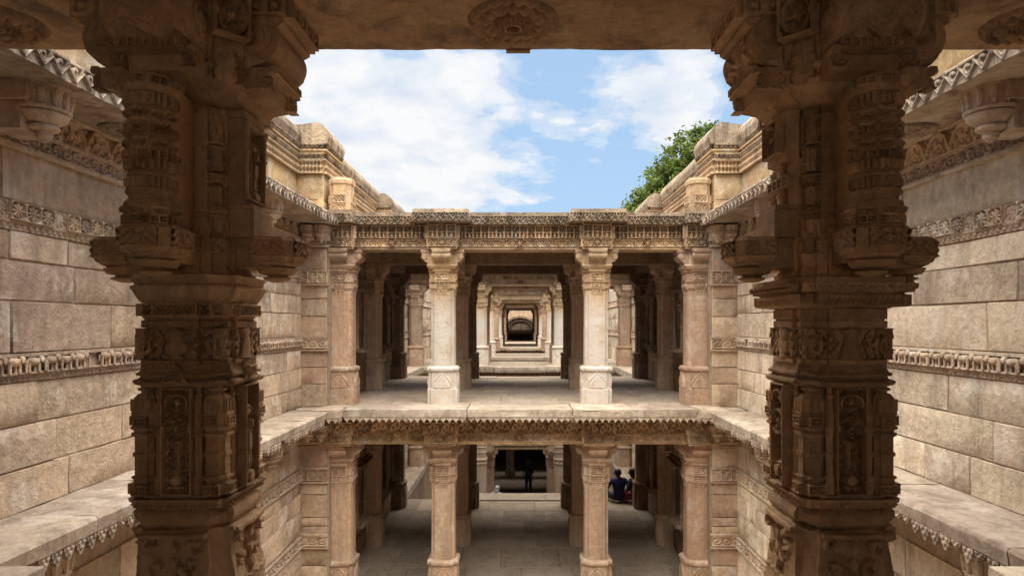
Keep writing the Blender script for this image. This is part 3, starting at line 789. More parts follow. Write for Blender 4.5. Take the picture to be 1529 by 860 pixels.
def lintel(name, label, x0, x1, y, z, mat, kind, d=.36, front=True, res=.013):
    """carved beam whose underside is at z+2.5"""
    t = thing(name, label, 'beam', ((x0+x1)/2, y, z)); w = x1-x0
    b = MB().box(-w/2, w/2, 0, d, 2.50, 2.86).box(-w/2, w/2, -.02, .0, 2.505, 2.545).box(-w/2, w/2, -.025, 0, 2.665, 2.685).box(-w/2, w/2, -.035, 0, 2.885, 2.905).box(-w/2, w/2, -.0, d, 2.86, 2.92)
    ob('beam', b.mesh('beam', 0), mat, t)
    if front:
        h = w/2-.075
        for sx in (-1, 1): ob('scroll_band', relief(h, .115, .036, p_scroll, res*.7), mat, t, (sx*(h/2+.075), -.003, 2.548))
        ob('flower_tile', relief(.14, .118, .045, p_flower, .008), mat, t, (0, -.006, 2.547))
        if kind == 'niche':
            n = max(1, round(w/.125)); c = w/n
            for i in range(n): ob('niche', relief(round(c-.002, 3), .2, .06, p_niche, res*.6, c=round(c, 3)), mat, t, (-w/2+(i+.5)*c, -.002, 2.685))
        else:
            n = max(1, round(w/.27)); c = w/n
            for i in range(n): ob('lotus_arch', relief(round(c-.002, 3), .2, .055, p_lotus, res*.7), mat, t, (-w/2+(i+.5)*c, -.002, 2.685))
    return t
BAYS = [(-2.66, -1.49, 'left bay'), (-1.01, .99, 'central bay'), (1.47, 2.64, 'right bay')]
for z, st, kd, mt in ((0, 'upper storey', 'niche', M_CARVE), (-3.1, 'lower storey', 'lotus', M_CARVE)):
    for a, b_, nm in BAYS:
        lintel('carved_beam', f'carved frieze beam over the {nm}, {st}, front of nearest pavilion', a, b_, 9.76 if z == 0 else 9.56, z, mt, kd, .36 if z == 0 else .56)
    for x, pn in PX:
        t = thing('carved_block', f'carved square block above the front pillar {pn}, {st}', 'carved block', (x, 9.845 if z == 0 else 9.66, z), group='blocks above the front pillars')
        b = MB(); b.loft(SQ, [(2.501, .24), (2.53, .24), (2.535, .232), (2.9, .232), (2.905, .25), (2.94, .262)] if z == 0 else [(2.501, .24), (2.53, .24), (2.535, .232), (2.885, .232)])
        ob('block_body', b.mesh('b', 0), mt, t)
        for k in (0, 1, 3):
            on_face(t, 'scroll_tile', relief(.45, .12, .035, p_scroll, .008), mt, k, .232, z=2.54)
            on_face(t, 'flower_tile', relief(.12, .122, .045, p_flower, .007), mt, k, .235, z=2.539)
            if z == 0:
                for i in (-1, 0, 1): on_face(t, 'niche', relief(.148, .21, .05, p_niche, .008, c=.15), mt, k, .232, x=i*.15, z=2.67)
            else: on_face(t, 'lotus_arch', relief(.45, .2, .05, p_lotus, .008), mt, k, .232, z=2.67)
for zi, (z, st) in enumerate(((0, 'upper storey'), (-3.1, 'lower storey'))):
    for y, rn in ROWS[1:]:
        t = thing('stone_beam', f'plain stone beam across the {rn} of pillars, {st}, nearest pavilion', 'beam', (0, y, z))
        b = MB().box(-3.3, 3.3, -.17, .17, 2.5, 2.7).box(-3.3, 3.3, -.2, .2, 2.7, 2.85); ob('beam', b.mesh('b', 0), M_SHADE, t)
    for x, pn in PX:
        t = thing('stone_beam', f'plain stone beam running front to back over pillars {pn}, {st}', 'beam', (x, 0, z))
        b = MB().box(-.17, .17, 10.14, 14.95, 2.503, 2.697); ob('beam', b.mesh('b', 0), M_SHADE, t)
ob('ceiling_slab', boxm('c', -3.5, 3.5, 9.75, 15.1, 2.84, 2.925), M_SHADE, kind='structure')
ob('ceiling_slab', boxm('c', -3.5, 3.5, 9.75, 15.1, -.27, -.105), M_SHADE, kind='structure')
# back edges toward the second court
cornice('floor_edge', 'back edge of the lower floor slab with pale stone blocks', 'ledge', 15.0, -3.07, M_LOW, 'teeth', xlim=1.2, blocks=(), ends=False, thick=.1)

# corner piers of the court
def pier(side, X):
    s = 1 if side == 'left' else -1
    t = thing('corner_pier', f'banded stone corner pier at the far {side} end of the near court', 'pier', (X, 9.5, 0))
    ob('pier_core', boxm('c', -.25, .25, .02, .8, -3.4, 3.0), M_JOINT, t)
    mt = M_WL if side == 'left' else M_WR
    mt = stone('pier_stone_'+side, (.42, .31, .21), (.52, .40, .27), (.40, .27, .19), .35, stain=.25, bump=.6, vary=.8, red=.25)
    for zo in (0, -3.1):
        cs = [(0, .36), (.36, .62), (.62, .90), (1.10, 1.42), (1.42, 1.70), (1.70, 1.94), (2.14, 2.5)] if zo == 0 else COURSES[:3]+[(1.1, 1.22), (1.22, 1.36), (1.36, 1.72), (1.72, 1.94), (2.14, 2.5)]
        for i, (a, b_) in enumerate(cs):
            m = stone_mesh(.44, b_-a, 500+i+int(zo*10)+(s > 0)*50); ob('stone', m, mt, t, (-.22, -.01, a+zo))
            m = stone_mesh(.8, b_-a, 600+i+int(zo*10)+(s > 0)*50)
            ob('stone', m, mt, t, ((.21, 0, a+zo) if s > 0 else (-.21, .8, a+zo)), PI/2 if s > 0 else -PI/2)
        fn = p_flower
        for z, h in ((.92, .16), (1.95, .17)):
            b = MB().box(-.24, .24, -.03, .7, z+zo-.02, z+zo+h+.02); ob('band_core', b.mesh('b', 0), mt, t)
            for i in range(3): ob('band_tile', relief(.15, h, .022, p_flower if h > .165 else p_scroll, .008), mt, t, ((i-1)*.152, -.031, z+zo))
            ob('moulding', MB().box(-.25, .25, -.055, .0, z+zo-.04, z+zo-.018).box(-.25, .25, -.05, 0, z+zo+h+.005, z+zo+h+.028).mesh('m', 0), mt, t)
        ob('scroll_band', relief(.46, .12, .02, p_scroll, .01), mt, t, (0, -.03, 2.55+zo)); ob('moulding', MB().box(-.25, .25, -.045, .0, 2.51+zo, 2.545+zo).mesh('m', 0), mt, t)
        for xx, yy in ((-.04*s, -.14), (.17*s, -.12)): ob('hanging_bracket', HANG, mt, t, (xx, yy, 2.56+zo), scale=(.72, .72, .75))
    return t
pier('left', -3.27); pier('right', 3.24)

# inner walls of the nearest pavilion with niches
def inner_wall(side, X):
    rz = PI/2 if side == 'left' else -PI/2; s = 1 if side == 'left' else -1
    sp = lambda a, b: (a, b) if s > 0 else (-b, -a)
    w = thing('stone_wall', f'shaded inner {side} wall of nearest pavilion with carved niches', 'wall', (X, 0, 0), rz)
    x0, x1 = sp(10.3, 15.0)
    ob('wall_core', boxm('c', x0, x1, .28, .6, -3.4, 3.0), M_JOINT, w)
    for zo in (0, -3.1):
        lay_course(w, x0, x1, zo, zo+.42, M_SHADE, 31, .5, 1.1); lay_course(w, x0, x1, zo+.42, zo+.8, M_SHADE, 33, .5, 1.1)
        lay_course(w, x0, x1, zo+1.95, zo+2.25, M_SHADE, 35, .5, 1.1); lay_course(w, x0, x1, zo+2.25, zo+2.84, M_SHADE, 36, .5, 1.1)
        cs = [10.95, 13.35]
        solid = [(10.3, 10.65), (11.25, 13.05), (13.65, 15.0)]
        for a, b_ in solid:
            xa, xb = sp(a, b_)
            for i in range(3): lay_course(w, xa, xb, zo+.8+i*.383, zo+.8+(i+1)*.383, M_SHADE, 40+i, .4, .9)
        for c in cs:
            n = ob('niche_frame', MB().box(-.36, .36, -.26, .02, .80, .86).box(-.32, .32, -.2, .02, .74, .80).box(-.26, .26, -.14, .02, .68, .74).box(-.40, .40, -.30, .02, 1.88, 1.92).box(-.36, .36, -.24, .02, 1.92, 1.98).box(-.3, .3, -.2, .02, 1.98, 2.1).box(-.24, .24, -.16, .02, 2.1, 2.2).box(-.16, .16, -.12, .02, 2.2, 2.32).mesh('n', 0), M_SHADE, w, (c*s, 0, zo))
            for sx in (-1, 1):
                b = MB(); b.lathe([(.86, .05), (.9, .05), (.92, .035), (1.0, .045), (1.05, .03), (1.2, .034), (1.24, .05), (1.28, .034), (1.5, .036), (1.54, .05), (1.58, .036), (1.7, .03), (1.75, .06), (1.82, .07), (1.88, .07)], 10, None, sx*.27, -.16)
                b.box(sx*.27-.05, sx*.27+.05, -.06, .05, .86, 1.88); ob('colonnette', b.mesh('c', 40), M_SHADE, n)
            ob('figure_relief', relief(.4, .95, .09, p_figure, .02), M_SHADE, n, (0, .2, .9))
            ob('face_band', relief(.62, .07, .02, p_niche, .01, c=.06), M_SHADE, n, (0, -.262, .795))
    return w
inner_wall('left', -3.06); inner_wall('right', 3.03)

# offerings in the front niches
def offering(x, y, z, lab, seed):
    t = thing('flower_offering', lab, 'flowers', (x, y, z)); r = random.Random(seed)
    for col, n in ((M_RED, 14), (M_WHT, 5)):
        for i in range(n):
            b = MB(); cx, cy = r.uniform(-.07, .07), r.uniform(-.12, .12); rad = r.uniform(.018, .03)
            b.lathe([(0, rad*.5), (rad*.5, rad), (rad*.9, rad*.9), (rad*1.2, rad*.3)], 7, Matrix.Translation((cx, cy, r.uniform(0, .03))))
            ob('blossom', b.mesh('bl', 60), col, t)
M_RED = plain('red_petals', (.45, .03, .04)); M_WHT = plain('white_petals', (.7, .66, .6))
offering(-3.02, 11.0, .862, 'small heap of red blossoms lying in the left front niche', 1)
offering(2.99, 11.0, .862, 'small heap of red blossoms lying in the right front niche', 2)
t = thing('garland', 'red and white flower garland hanging in the right front niche', 'garland', (2.98, 10.98, 1.68))
for i in range(17):
    a = PI*i/16; rad = .024
    b = MB(); b.lathe([(-rad, rad*.3), (-rad*.4, rad), (rad*.4, rad), (rad, rad*.3)], 7, Matrix.Translation((-.05, -.13*math.cos(a), -.16*math.sin(a))))
    ob('blossom', b.mesh('bl', 60), M_RED if i % 3 else M_WHT, t)

# ------------------------------------------------------------------ second court and farther pavilions
def far_wall(side, X, Y0, Y1, zb, seed, lab, ledges=True, zs=(0, -3.1)):
    rz = PI/2 if side == 'left' else -PI/2; s = 1 if side == 'left' else -1
    sp = lambda a, b: (a, b) if s > 0 else (-b, -a)
    x0, x1 = sp(Y0, Y1); mt = M_WL if side == 'left' else M_WR
    w = thing('stone_wall', lab, 'wall', (X, 0, 0), rz)
    ob('wall_core', boxm('c', x0, x1, .02, .5, zb, 3.0), M_JOINT, w)
    for zo in zs:
        for i, (a, b_) in enumerate([(0, .45), (.45, .9), (1.1, 1.5), (1.5, 1.94), (2.14, 2.84)]): lay_course(w, x0, x1, a+zo, b_+zo, mt, seed+i, .6, 1.4)
        ob('frieze', relief(x1-x0, .17, .03, p_scroll, .02), mt, w, ((x0+x1)/2, -.01, .91+zo)); ob('frieze', relief(x1-x0, .17, .03, p_scroll, .02), mt, w, ((x0+x1)/2, -.01, 1.955+zo))
        ob('moulding', MB().box(x0, x1, -.05, 0, .89+zo, .91+zo).box(x0, x1, -.05, 0, 1.08+zo, 1.1+zo).box(x0, x1, -.05, 0, 1.93+zo, 1.95+zo).mesh('m', 0), mt, w)
    if zs[-1] > zb+3: lay_course(w, x0, x1, zb, zs[-1]-.2, mt, seed+9, .8, 1.6)
    if ledges:
        for zo in zs:
            l = thing('stone_ledge', f'pale ledge on the {side} wall beyond the nearest pavilion, {"upper" if zo == 0 else "lower"} level', 'ledge', (X, 0, 0), rz)
            ob('ledge_slab', boxm('l', x0, x1, -.55, 0, zo-.12, zo+.001), M_LEDGE, l)
            ob('pendant_row', teeth(x0, x1, -.55, zo-.12, .08, .1).mesh('t', 30), M_LEDGE, l, kind='stuff')
    return w
for sd, X in (('left', -3.5), ('right', 3.46)):
    far_wall(sd, X, 15.0, 23.0, -6.4, 11, f'sunlit {sd} wall seen beyond the nearest pavilion')
    far_wall(sd, X, 23.0, 41.0, -6.4, 15, f'distant {sd} wall along the third and fourth pavilions', False)
    far_wall(sd, X, 41.0, 60.0, -6.4, 18, f'farthest {sd} wall round the deep well shaft', False)
def far_front(y, z, nm, low=True):
    for a, b_, bn in ((-3.4, -1.45, 'left bay'), (-1.05, 1.05, 'central bay'), (1.45, 3.4, 'right bay')):
        lintel('carved_beam', f'carved beam over the {bn} of {nm}', a, b_, y-.1, z, M_CARVE, 'lotus', res=.024)
    for x, pn in ((-1.24, 'left'), (1.24, 'right')):
        t = thing('carved_block', f'carved block above the pillar {pn} of the aisle, {nm}', 'carved block', (x, y, z)); ob('block_body', MB().loft(SQ, [(2.501, .21), (2.9, .21), (2.92, .24)]).mesh('b', 0), M_CARVE, t)
        on_face(t, 'scroll_tile', relief(.4, .34, .02, p_scroll, .02), M_CARVE, 0, .21, z=2.53)
far_front(18.85, 0, 'the second pavilion'); far_front(24.15, 0, 'the third pavilion'); far_front(24.15, -6.2, 'the dark lowest doorway')
for a, b_ in ((18.2, 20.95), (23.6, 27.0), (28.9, 30.2), (33.4, 41.2), (43.6, 57.0)):  # roofing past the fourth pavilion extended over the shaft to dim the far end
    ob('ceiling_slab', boxm('c', -3.5, 3.5, a, b_, 2.93, 3.05), M_SHADE, kind='structure')
t = thing('stone_beam', 'plain beam over the back row of the second pavilion', 'beam', (0, 20.6, 0)); ob('beam', boxm('b', -3.4, 3.4, -.17, .17, 2.5, 2.9), M_PIL, t)
for y, nm in ((34.2, 'front row of the fourth pavilion'), (38.6, 'back row of the fourth pavilion'), (29.4, 'passage before the fourth pavilion'), (44.5, 'passage behind the fourth pavilion'), (49, 'last passage before the shaft')):
    t = thing('stone_beam', f'distant plain beam over the {nm}', 'beam', (0, y, 0)); ob('beam', MB().box(-3.4, 3.4, -.17, .17, 2.5, 2.72).box(-3.4, 3.4, -.22, .17, 2.725, 2.93).mesh('b', 0), M_CARVE, t)
cornice('floor_edge', 'pendant fringed floor edge of the second pavilion', 'ledge', 18.35, 0, M_LEDGE, 'teeth', xlim=3.4, ends=False)
cornice('floor_edge', 'pendant fringed floor edge of the third pavilion', 'ledge', 23.6, 0, M_LEDGE, 'teeth', xlim=3.4, ends=False)
cornice('floor_edge', 'distant floor edge of the fourth pavilion', 'ledge', 33.3, 0, M_LEDGE, 'teeth', xlim=3.4, ends=False)
ob('lowest_ceiling', boxm('c', -3.5, 3.5, 24.0, 29.3, -3.3, -3.1), M_SHADE, kind='structure')
ob('lowest_ceiling', boxm('c', -3.5, 3.5, 29.7, 41, -3.3, -3.1), M_SHADE, kind='structure')
ob('lowest_back_wall', boxm('c', -3.5, 3.5, 37, 37.3, -6.2, -.1), M_SHADE, kind='structure')
t = thing('stone_post', 'pale upright stone post standing deep inside the dark lowest doorway', 'post', (-.5, 29.6, -6.2)); ob('shaft', MB().loft(octo(.2, .12), [(0, 1.2), (.3, 1.2), (.35, 1), (1.7, .95)]).mesh('p', 25), M_LEDGE, t)
# far shaft frame and arched wall
t = thing('shaft_frame', 'farthest stone frame of two posts and a lintel before the arch', 'frame', (0, 53, 0))
ob('sill', boxm('b', -1.7, 1.7, -.2, .2, .45, .62), M_CARVE, t)
ob('shaft_shade_panel', boxm('b', -3.6, 3.6, .2, .5, -3, .45), M_SHADE, t)  # dark sheet standing in for the unlit shaft under the sill
for sx in (-1, 1):
    b = MB(); b.loft(octo(.17, .1), [(.62, 1.3), (.95, 1.3), (1, 1), (2.2, 1), (2.25, 1.3), (2.35, 1.5), (2.5, 1.9)], None, sx*1.24, 0); ob('post', b.mesh('p', 30), M_CARVE, t)
ob('lintel', boxm('b', -3.6, 3.6, -.25, .25, 2.5, 2.9), M_CARVE, t)
t = thing('arched_wall', 'farthest wall of the well with concentric blind arches', 'wall', (0, 58, 0))
ob('wall_core', boxm('b', -4.2, 4.2, .3, .8, -6, 3.6), M_PIL, t)
def archring(r0, r1, y0, y1, zc):
    b = MB(); n = 20; vs = []; fs = []
    for i in range(n+1):
        a = PI*i/n
        for r, y in ((r0, y0), (r1, y0), (r1, y1), (r0, y1)): vs.append((r*math.cos(a)*1.25, y, zc+r*math.sin(a)))
    for i in range(n):
        for k in range(4): fs.append((i*4+k, i*4+(k+1) % 4, (i+1)*4+(k+1) % 4, (i+1)*4+k))
    return b.add(vs, fs).mesh('arch', 30)
ob('arch_ring', archring(1.15, 1.35, .0, .3, .75), M_TOP, t); ob('arch_ring', archring(.85, 1.1, .1, .3, .75), M_SHADE, t)
ob('arch_recess', archring(.0, .85, .22, .295, .75), M_TOP, t)

# ------------------------------------------------------------------ near pavilion: ceiling, lintel, back
ob('near_ceiling', boxm('c', -3.5, 3.5, -4.8, 3.05, 2.93, 3.1), M_LINT, kind='structure')
ob('near_back_wall', boxm('c', -3.6, 3.6, -9.3, -9, -3.4, 1.2), M_WR, kind='structure')
for sx in (-1, 1): ob('near_floor_corner', slab_mesh(.9, .55, .2, 5+sx), M_LEDGE, FN, (-3.46 if sx < 0 else 2.52, 2.7, .002))
ob('near_plinth_wall', boxm('c', -3.5, 3.5, 2.6, 2.9, -3.4, -.11), M_WL, kind='structure')
def near_lintel():
    t = thing('stone_lintel', 'massive brown stone lintel overhead with three carved lotus medallions beneath', 'beam', (0, 2.45, 2.527))
    nx, ny = 150, 14; v = []; f = []
    prof = [(.272, .36), (.272, .03), (.264, .006)]+[(.264-.49*i/ny, 0) for i in range(1, ny)]+[(-.222, .008), (-.23, .03), (-.23, .36)]
    for i in range(nx+1):
        x = -3.44+6.88*i/nx
        for y, z in prof:
            n = noise.noise(Vector((x*3.1, y*4, z*4)))*.006+noise.noise(Vector((x*14, y*11, z*9)))*.003
            edge = noise.noise(Vector((x*7, 3.3, .2)))*.006 if z < .05 else 0
            v.append((x, y+n*.6+edge*(1 if y > 0 else -1), z+n+abs(edge)*(abs(y) > .2)))
    q = len(prof)
    f = [(i*q+k, i*q+k+1, (i+1)*q+k+1, (i+1)*q+k) for i in range(nx) for k in range(q-1)]
    m = bpy.data.meshes.new('lintel'); m.from_pydata(v, [], f); fix_normals(m); m.shade_smooth(); m.set_sharp_from_angle(angle=math.radians(50))
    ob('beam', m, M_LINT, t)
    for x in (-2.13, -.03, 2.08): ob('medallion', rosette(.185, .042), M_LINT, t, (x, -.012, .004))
    ob('edge_block', MB().loft([(.06, -.02), (.06, .012), (-.06, .012), (-.06, -.02)], [(-.004, .9), (.1, 1)]).mesh('e', 0), M_LINT, t, (-.01, .266, 0))
near_lintel()

# ------------------------------------------------------------------ near carved pillars
def near_pillar(side):
    R_ = side == 'right'
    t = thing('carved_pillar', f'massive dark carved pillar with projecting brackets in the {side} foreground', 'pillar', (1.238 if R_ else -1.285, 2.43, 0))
    m = M_NEAR; inner = 3 if R_ else 1
    faces = (0, 1, 2, 3)
    def loft(name, plan, lv, sm=28, parent=t):
        me = MB().loft(plan, lv).mesh(name, sm)
        if name in ('plinth', 'base_moulding', 'corbel_moulding', 'eave_moulding', 'abacus', 'vase_block', 'niche_sill'):
            w = {'plinth': .010, 'base_moulding': .006, 'abacus': .0015}.get(name, .0025); rough(me, 3, w, 11, 5 if R_ else 2)
        return ob(name, me, m, parent)
    P3 = redent(.18, [(.085, .014), (.125, .016)])
    P2 = redent(.18, [(.12, .016)])
    # plinth, rough and worn
    loft('plinth', P2, [(0, 1.16), (.2, 1.14), (.30, 1.08), (.36, 1.03), (.46, .985), (.505, 1.0), (.515, 1.05), (.53, 1.05), (.54, .96)])
    for k in faces: on_face(t, 'worn_face', relief(.235, .27, .06, p_plinth, .0045), m, k, .170, z=.255)
    loft('base_moulding', P2, [(.535, .94), (.545, 1.0), (.565, 1.06), (.585, 1.06), (.60, 1.0), (.605, .94), (.613, .94)])
    b = MB()
    for k in range(4):
        for sx in (-1, 1): b.lathe([(-.012, .024), (0, .026), (.012, .024)], 12, Matrix.Rotation(k*PI/2, 4, 'Z') @ Matrix.Translation((sx*.10, -.175, .497)) @ Matrix.Rotation(PI/2, 4, 'X'))
    ob('scroll_boss', b.mesh('sb', 40), m, t, kind='stuff')
    for k in faces: on_face(t, 'carved_strip', relief(.33, .035, 0.0192, p_tooth, .006, c=.03), m, k, .172, z=.612)
    loft('niche_core', SQ, [(.61, .135), (1.07, .135)])
    loft('niche_sill', P2, [(.611, .93), (.648, .93), (.652, 1.0), (.66, 1.0), (.664, .93)])
    tower = [(.66, 1.0), (.70, 1.0), (.705, .86), (.715, .86), (.72, 1.0), (.728, 1.0), (.732, .8), (.80, .8), (.805, .93), (.815, .93), (.82, .8), (.875, .8), (.88, 1.0), (.89, 1.02), (.895, .84), (.902, .84), (.906, 1.06), (.915, 1.06), (.918, .92), (.955, .92), (.958, 1.03), (.966, 1.03), (.969, .96), (.985, .98), (1.005, .93), (1.025, .8), (1.037, .6), (1.04, .4), (1.046, .4), (1.05, .62), (1.058, .62), (1.062, .4), (1.072, .4)]
    for cx in (-1, 1):
        for cy in (-1, 1):
            c = ob('corner_colonnette', MB().loft(redent(.046, [(.026, .007)]), tower, None, cx*.134, cy*.134).mesh('cc', 28), m, t)
            for k in ((0 if cy < 0 else 2), (1 if cx > 0 else 3)):
                on_face(c, 'carved_tile', relief(.05, .035, 0.0128, p_squares, .0045), m, k, .042, z=.919, cx=cx*.134, cy=cy*.134)
                on_face(c, 'ribbed_dome', relief(.07, .05, 0.01, p_rib, .0045), m, k, .040, z=.968, cx=cx*.134, cy=cy*.134)
                on_face(c, 'carved_tile', relief(.06, .04, 0.0128, p_squares, .0045), m, k, .045, z=.662, cx=cx*.134, cy=cy*.134)
    sl = [(.66, 1.1), (.70, 1.1), (.705, .9), (.72, 1.1), (.73, .8), (.795, .8), (.805, 1.0), (.815, 1), (.82, .8), (.875, .8), (.885, 1.1), (.895, .8), (.905, 1.15), (.915, 1.15), (.918, 1.0), (.955, 1.0), (.96, 1.1), (.968, .95), (1.0, .85), (1.02, .6), (1.03, .95), (1.04, .5), (1.07, .6)]
    for k in faces:
        for sx in (-1, 1): on_face(t, 'slim_colonnette', MB().loft(octo(.017, .008), sl).mesh('sc', 28), m, k, .155, x=sx*.073)
        if k == inner: on_face(t, 'figure_panel', relief(.112, .40, 0.08, p_figure if not R_ else p_panel, .004, **({'seed': 1} if R_ else {})), m, k, .128, z=.662)
        else: on_face(t, 'wheel_panel', relief(.112, .40, 0.056, p_panel, .0038, seed=1 if R_ else 0), m, k, .13, z=.662)
    # eave mouldings
    loft('eave_moulding', P2, [(1.062, .95), (1.068, 1.05), (1.078, 1.09), (1.085, 1.08), (1.092, .98), (1.10, .96), (1.103, 1.03), (1.112, 1.04), (1.118, .98), (1.13, .95), (1.15, .95)])
    ant = MB().prism([(-.05, 0), (.05, 0), (.035, .02), (.025, .045), (0, .075), (-.025, .045), (-.035, .02)], -.012, .02).mesh('antefix', 0)
    if not R_:
        for k in faces:
            a = on_face(t, 'antefix', ant, m, k, .186, z=1.082)
            ob('scrollwork', relief(.06, .05, 0.016, p_scroll, .004), m, a, (0, -.012, .004))
    # vase block
    loft('vase_block', P3, [(1.148, .97), (1.15, 1.0), (1.165, 1.0), (1.167, .92), (1.285, .92), (1.287, 1.0), (1.312, 1.0), (1.314, .95), (1.322, .95)])
    for k in faces:
        on_face(t, 'vase_panel', relief(.19, .118, .042, p_vase, .0036, kind=1 if (k == inner) != R_ else 0), m, k, .148, z=1.167)
        for sx in (-1, 1): on_face(t, 'scroll_panel', relief(.062, .118, 0.0352, p_scroll, .004, m=.02), m, k, .142, x=sx*.132, z=1.167)
    if not R_:
        loft('lattice_block', P3, [(1.32, .94), (1.325, .98), (1.335, .98), (1.337, .93), (1.372, .93), (1.374, .98), (1.384, .98)])
        for k in faces:
            on_face(t, 'lattice_panel', relief(.165, .048, 0.0224, p_lattice, .0032, c=.02), m, k, .172, z=1.331)
            for sx in (-1, 1): on_face(t, 'lattice_panel', relief(.04, .048, 0.0224, p_lattice, .0032, c=.02), m, k, .162, x=sx*.108, z=1.331)
        loft('corbel_moulding', P2, [(1.384, .96), (1.40, 1.02), (1.43, 1.1), (1.437, 1.13), (1.445, 1.13), (1.45, 1.06), (1.47, 1.1), (1.485, 1.15), (1.49, 1.05)])
    else:
        loft('plain_block', P3, [(1.32, 1.0), (1.358, 1.0), (1.36, .97)])
        loft('corbel_moulding', P2, [(1.36, .98), (1.372, 1.12), (1.385, 1.22), (1.40, 1.27), (1.408, 1.27), (1.41, 1.2), (1.42, 1.22), (1.44, 1.3), (1.458, 1.34), (1.472, 1.34), (1.476, 1.15)])
        for k in faces: on_face(t, 'ribbed_band', relief(.36, .045, 0.025, p_rib, .005), m, k, .205, z=1.366)
        for k in faces: on_face(t, 'carved_strip', relief(.40, .032, 0.0192, p_tooth, .006, c=.035), m, k, .222, z=1.42)
    loft('corbel_core', P3, [(1.474, .95), (1.50, 1.0), (1.52, .92), (1.55, .96), (1.62, .96), (1.625, .9), (1.66, .93)])
    # four corbel arms
    for k in faces:
        a = on_face(t, 'corbel_arm', MB().loft(redent(.1, [(.06, .012)]), [(1.535, .62), (1.545, .86), (1.56, .93), (1.563, 1.0), (1.628, 1.0), (1.632, .94), (1.64, .90)]).mesh('ca', 28), m, k, .305)
        ob('arm_root', boxm('ar', -.07, .07, 0, .18, 1.52, 1.636), m, a)
        ob('pendant_knob', MB().lathe([(1.468, .022), (1.478, .05), (1.484, .054), (1.488, .04), (1.495, .035), (1.50, .066), (1.515, .075), (1.522, .078), (1.525, .06), (1.535, .085), (1.543, .092), (1.548, .08)], 18).mesh('pk', 35), m, a)
        ob('face_panel', relief(.12, .06, 0.0224, p_face, .0036), m, a, (0, -.09, 1.566))
        for sx in (1, -1): ob('face_panel', relief(.12, .06, 0.0192, p_face, .0042), m, a, (sx*.09, 0, 1.566), sx*PI/2)
    for k in faces:
        for sx in (-1, 1): on_face(t, 'face_panel', relief(.05, .05, 0.0192, p_scroll, .004), m, k, .145, x=sx*.135, z=1.57)
    # upper shaft
    loft('upper_core', redent(.148, [(.10, .018)]), [(1.64, 1.06), (1.70, 1.06), (1.704, .98), (1.72, .98), (1.725, 1.07), (1.735, 1.07), (1.74, .97), (1.83, .97), (1.835, 1.04), (1.87, 1.04), (1.875, .96), (1.97, .96), (1.975, 1.02), (2.10, 1.02), (2.105, .96), (2.14, .96)])
    for k in faces:
        for sx in (-1, 1):
            on_face(t, 'carved_tile', relief(.048, .11, 0.0224, p_scroll, .004), m, k, .128, x=sx*.118, z=1.983)
            on_face(t, 'slotted_tile', relief(.048, .032, 0.0192, p_squares, .004), m, k, .130, x=sx*.118, z=1.837)
            on_face(t, 'scroll_tile', relief(.048, .07, .016, p_scroll, .004, m=.05), m, k, .130, x=sx*.118, z=1.752)
            on_face(t, 'figure_tile', relief(.048, .085, .02, p_niche, .004, c=.048), m, k, .128, x=sx*.118, z=1.88)
            on_face(t, 'ribbed_tile', relief(.05, .05, 0.0125, p_rib, .004), m, k, .137, x=sx*.118, z=1.645)
    def colonnette(k):
        c = on_face(t, 'colonnette', MB().loft(octo(.074, .031), [(1.636, .95), (1.67, .95), (1.674, 1.05), (1.70, 1.1), (1.72, 1.08), (1.724, .9), (1.74, .9), (1.75, 1.03), (1.76, 1.03), (1.77, .9), (1.80, .86), (1.803, .98), (1.815, .98), (1.82, .88), (1.86, .88), (1.862, .93), (1.89, .93), (1.892, .98), (1.91, .98), (1.915, .86), (1.94, .86), (1.945, .95), (1.985, .95), (1.99, 1.0), (2.0, 1.0), (2.005, .9), (2.02, .9), (2.025, 1.02), (2.035, 1.02), (2.04, .92), (2.085, .95), (2.09, 1.06), (2.11, 1.1), (2.13, 1.14), (2.15, 1.0)]).mesh('co', 28), m, k, .325)
        for j in range(-2, 3):
            a = j*PI/4
            for z, h, fn, r in ((1.947, .036, p_scroll, .068), (2.042, .04, p_rib, .067), (1.864, .024, p_squares, .068), (1.642, .03, p_squares, .069), (1.90, .022, p_tooth, .066), (1.824, .034, p_rib, .064), (1.765, .034, p_rib, .062), (1.676, .022, p_tooth, .074), (2.006, .018, p_tooth, .066), (2.112, .024, p_squares, .078)):
                ob('carved_tile', relief(.052, h, .021, fn, .0038), m, c, (r*math.sin(a), -r*math.cos(a), z), a)
        ob('colonnette_tie', boxm('ct', -.05, .05, .03, .2, 1.64, 2.14), m, c)
    colonnette(0); colonnette(2)
    outer = 1 if R_ else 3
